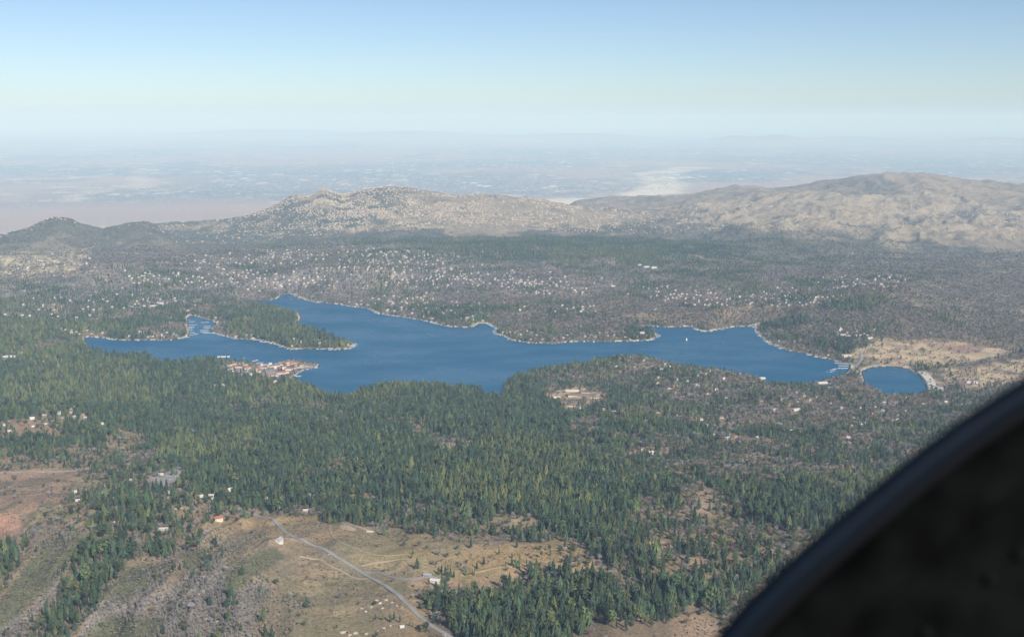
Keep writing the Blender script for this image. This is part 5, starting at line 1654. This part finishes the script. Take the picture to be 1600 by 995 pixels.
# pale rock outcrops near the highway, each rock on its own
OUT = [(588,938,9),(594,942,8),(603,937,10),(612,941,8),(620,946,7),(628,949,6),(598,950,8),(565,950,8),(572,955,7),(580,948,6),(536,988,11),(546,992,10),(555,989,12),(572,990,9),(590,985,8),(600,981,7),(610,977,6),(472,869,5),(480,868,4),
 (300,932,8),(312,928,7),(322,966,8),(340,970,7),(538,819,4),(545,822,4),(553,828,4),(348,985,6),(446,848,3)]
for i, (u_, v_, s_) in enumerate(OUT):
    x, y, z = ground_at(u_, v_)
    o = link('granite_rock', bpy.data.objects['rock_%02d' % (i % 3)].data, (x, y, z), i * 1.3, scale=(s_ * 1.3, s_, s_ * .75))
    tag(o, '%s pale granite rock %s' % ('large' if s_ > 8 else ('small' if s_ < 6 else 'mid-sized'), zone(u_, v_)), 'rock', 'pale granite outcrops')
    THINGS.append((o, u_))
# standing burnt trunks that show one by one
for i, (u_, v_, h_) in enumerate([(487,951,26),(417,940,20),(420,952,17),(30,735,12),(360,880,18),(1035,955,0),(450,905,14),(390,930,15)]):
    if h_ == 0: continue
    x, y, z = ground_at(u_, v_)
    e = link('dead_tree', None, (x, y, z), i * .9)
    tag(e, '%s leafless burnt trunk standing %s' % ('tall' if h_ > 16 else 'short', zone(u_, v_)), 'dead tree', 'standing burnt trunks')
    link('trunk', MB().tube((0, 0, -.5), (.3, 0, h_), .45, .12, 6).mesh('burnt_trunk', [M['bark']]), parent=e)
    vs, fs = crown_twigs(300 + i, .10, .3, .95, 26, .008)
    link('limb', make_mesh('burnt_limb', vs, fs, [M['snag']]), parent=e, scale=(h_, h_, h_))['kind'] = 'stuff'
    THINGS.append((e, u_))

# ------------------------------------------------------------------ aircraft window frame close to the lens
def at_depth(u, v, d):
    xc, yc = (u - 800) / FPX, -(v - 497.5) / FPX
    return Vector((xc * d, (CP + yc * SP) * d, CAM_Z + (-SP + yc * CP) * d))
edge = [(990,1190),(1040,1108),(1082,1045),(1118,994),(1170,934),(1228,878),(1290,824),(1362,763),(1434,704),(1496,658),(1556,618),(1606,588),(1680,548),(1760,510),(1860,468),(1980,428)]
mf = mat('cockpit_shade_black', (0.0030, 0.0034, 0.0034), 0.9, 0.75, 0, 38.0, spec=0.04)  # near-black base colour carries the shade of a cockpit roof that isn't built
mrim = mat('blue_black_rim', (0.004, 0.008, 0.015), 0.6, 0.1, 0, 40.0, spec=0.06)
ms = mat('rubber_seal', (0.004, 0.005, 0.007), 0.8, spec=0.1)
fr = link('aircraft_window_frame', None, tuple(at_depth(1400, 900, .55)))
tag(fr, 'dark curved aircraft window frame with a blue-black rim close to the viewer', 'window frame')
base = fr.location.copy()
C0 = [at_depth(u_, v_, .50 + .00004 * (u_ - 1010)) - base for u_, v_ in edge]
up = Vector((0, SP, CP)); fwd = Vector((0, CP, -SP)); rt = Vector((1, 0, 0))
def frames():
    out_ = []
    for i in range(len(C0)):
        t = (C0[min(i + 1, len(C0) - 1)] - C0[max(i - 1, 0)]).normalized()
        nrm = t.cross(fwd).normalized()      # away from the panel or towards it
        if nrm.dot(rt - up) < 0: nrm = -nrm   # inward: down and right
        out_.append((C0[i], t, nrm))
    return out_
FRM = frames()
def sweep(name, prof, matl, smooth=True):
    """prof: closed list of (inward, forward) offsets in metres."""
    vs, fs = [], []
    m_ = len(prof)
    for (c, t, nr_) in FRM:
        for a, b_ in prof: vs.append(tuple(c + nr_ * a + fwd * b_))
    for j in range(len(FRM) - 1):
        for k in range(m_):
            fs.append((j * m_ + k, j * m_ + (k + 1) % m_, (j + 1) * m_ + (k + 1) % m_, (j + 1) * m_ + k))
    fs += [tuple(range(m_ - 1, -1, -1)), tuple(range(len(vs) - m_, len(vs)))]
    return link(name, make_mesh(name, vs, fs, [matl], smooth=smooth), parent=fr)
rimp = [(0.0058 + .0058 * math.cos(a), .007 * math.sin(a)) for a in np.linspace(0, 2 * math.pi, 16, endpoint=False)]
sweep('rim', rimp, mrim)
sweep('seal', [(.0145 + .0035 * math.cos(a), .004 + .004 * math.sin(a)) for a in np.linspace(0, 2 * math.pi, 10, endpoint=False)], ms)
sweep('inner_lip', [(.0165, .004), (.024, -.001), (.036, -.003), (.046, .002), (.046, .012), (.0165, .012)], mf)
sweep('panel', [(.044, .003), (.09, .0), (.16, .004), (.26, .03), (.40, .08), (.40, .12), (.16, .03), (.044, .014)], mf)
riv = bmesh.new(); bmesh.ops.create_uvsphere(riv, u_segments=10, v_segments=6, radius=.0032)
for v_ in riv.verts: v_.co.z *= .45
rme = bpy.data.meshes.new('rivet'); riv.to_mesh(rme); riv.free(); rme.materials.append(mat('worn_rivet', (0.0045, 0.005, 0.005), 0.7, spec=0.05))
for i in range(3, len(FRM) - 3):
    for f_ in ((.2,), (.65,), (.45,))[i % 3]:
        c, t, nr_ = FRM[i]; c2, _, _ = FRM[i + 1]
        p = c.lerp(c2, f_) + nr_ * .068 - fwd * .0006
        o = link('rivet', rme, tuple(p), 0, fr)
        o.rotation_euler = fwd.to_track_quat('Z', 'Y').to_euler()

# ------------------------------------------------------------------ labels that single out near-identical things
ORD = ['leftmost', 'second from left', 'third from left', 'fourth from left', 'fifth from left', 'sixth from left', 'seventh from left', 'eighth from left', 'ninth from left', 'tenth from left', 'eleventh from left', 'twelfth from left', 'thirteenth from left', 'fourteenth from left', 'fifteenth from left', 'sixteenth from left', 'seventeenth from left', 'eighteenth from left', 'nineteenth from left', 'twentieth from left']
by = {}
for o, u_ in THINGS: by.setdefault(o.get('label'), []).append((u_, o))
for lab, L in by.items():
    if len(L) < 2 or len(L) > 20: continue
    L.sort(key=lambda q: q[0])
    if len(lab.split()) > 13: lab = lab.replace(' the ', ' ')
    if len(lab.split()) > 13: lab = lab.replace(' with %s roof' % lab.split(' with ')[-1].split(' roof')[0], '') if ' roof ' in lab else lab.replace('private ', '').replace('medium-height ', '')
    for i, (_, o) in enumerate(L):
        w_ = 'rightmost' if i == len(L) - 1 else ORD[i]
        if len(L) == 2: w_ = ('left one', 'right one')[i]
        if len(L) == 3: w_ = ('left one', 'middle one', 'right one')[i]
        o['label'] = '%s, %s' % (lab, w_)

# ------------------------------------------------------------------ haze
hv = MB().box(-215000, 215000, -215000, 215000, -760, CAM_Z + 420)
mh = bpy.data.materials.new('haze_air'); mh.use_nodes = True
n, l = mh.node_tree.nodes, mh.node_tree.links
n.clear()
ho = n.new('ShaderNodeOutputMaterial'); pv = n.new('ShaderNodeVolumePrincipled')
pv.inputs['Color'].default_value = (0.50, 0.73, 1.0, 1)
pv.inputs['Absorption Color'].default_value = (0.55, 0.80, 0.96, 1)
pv.inputs['Density'].default_value = 3.1e-5
pv.inputs['Anisotropy'].default_value = -0.12
l.new(pv.outputs[0], ho.inputs['Volume'])
tag(link('haze', hv.mesh('haze', [mh])), kind='stuff')
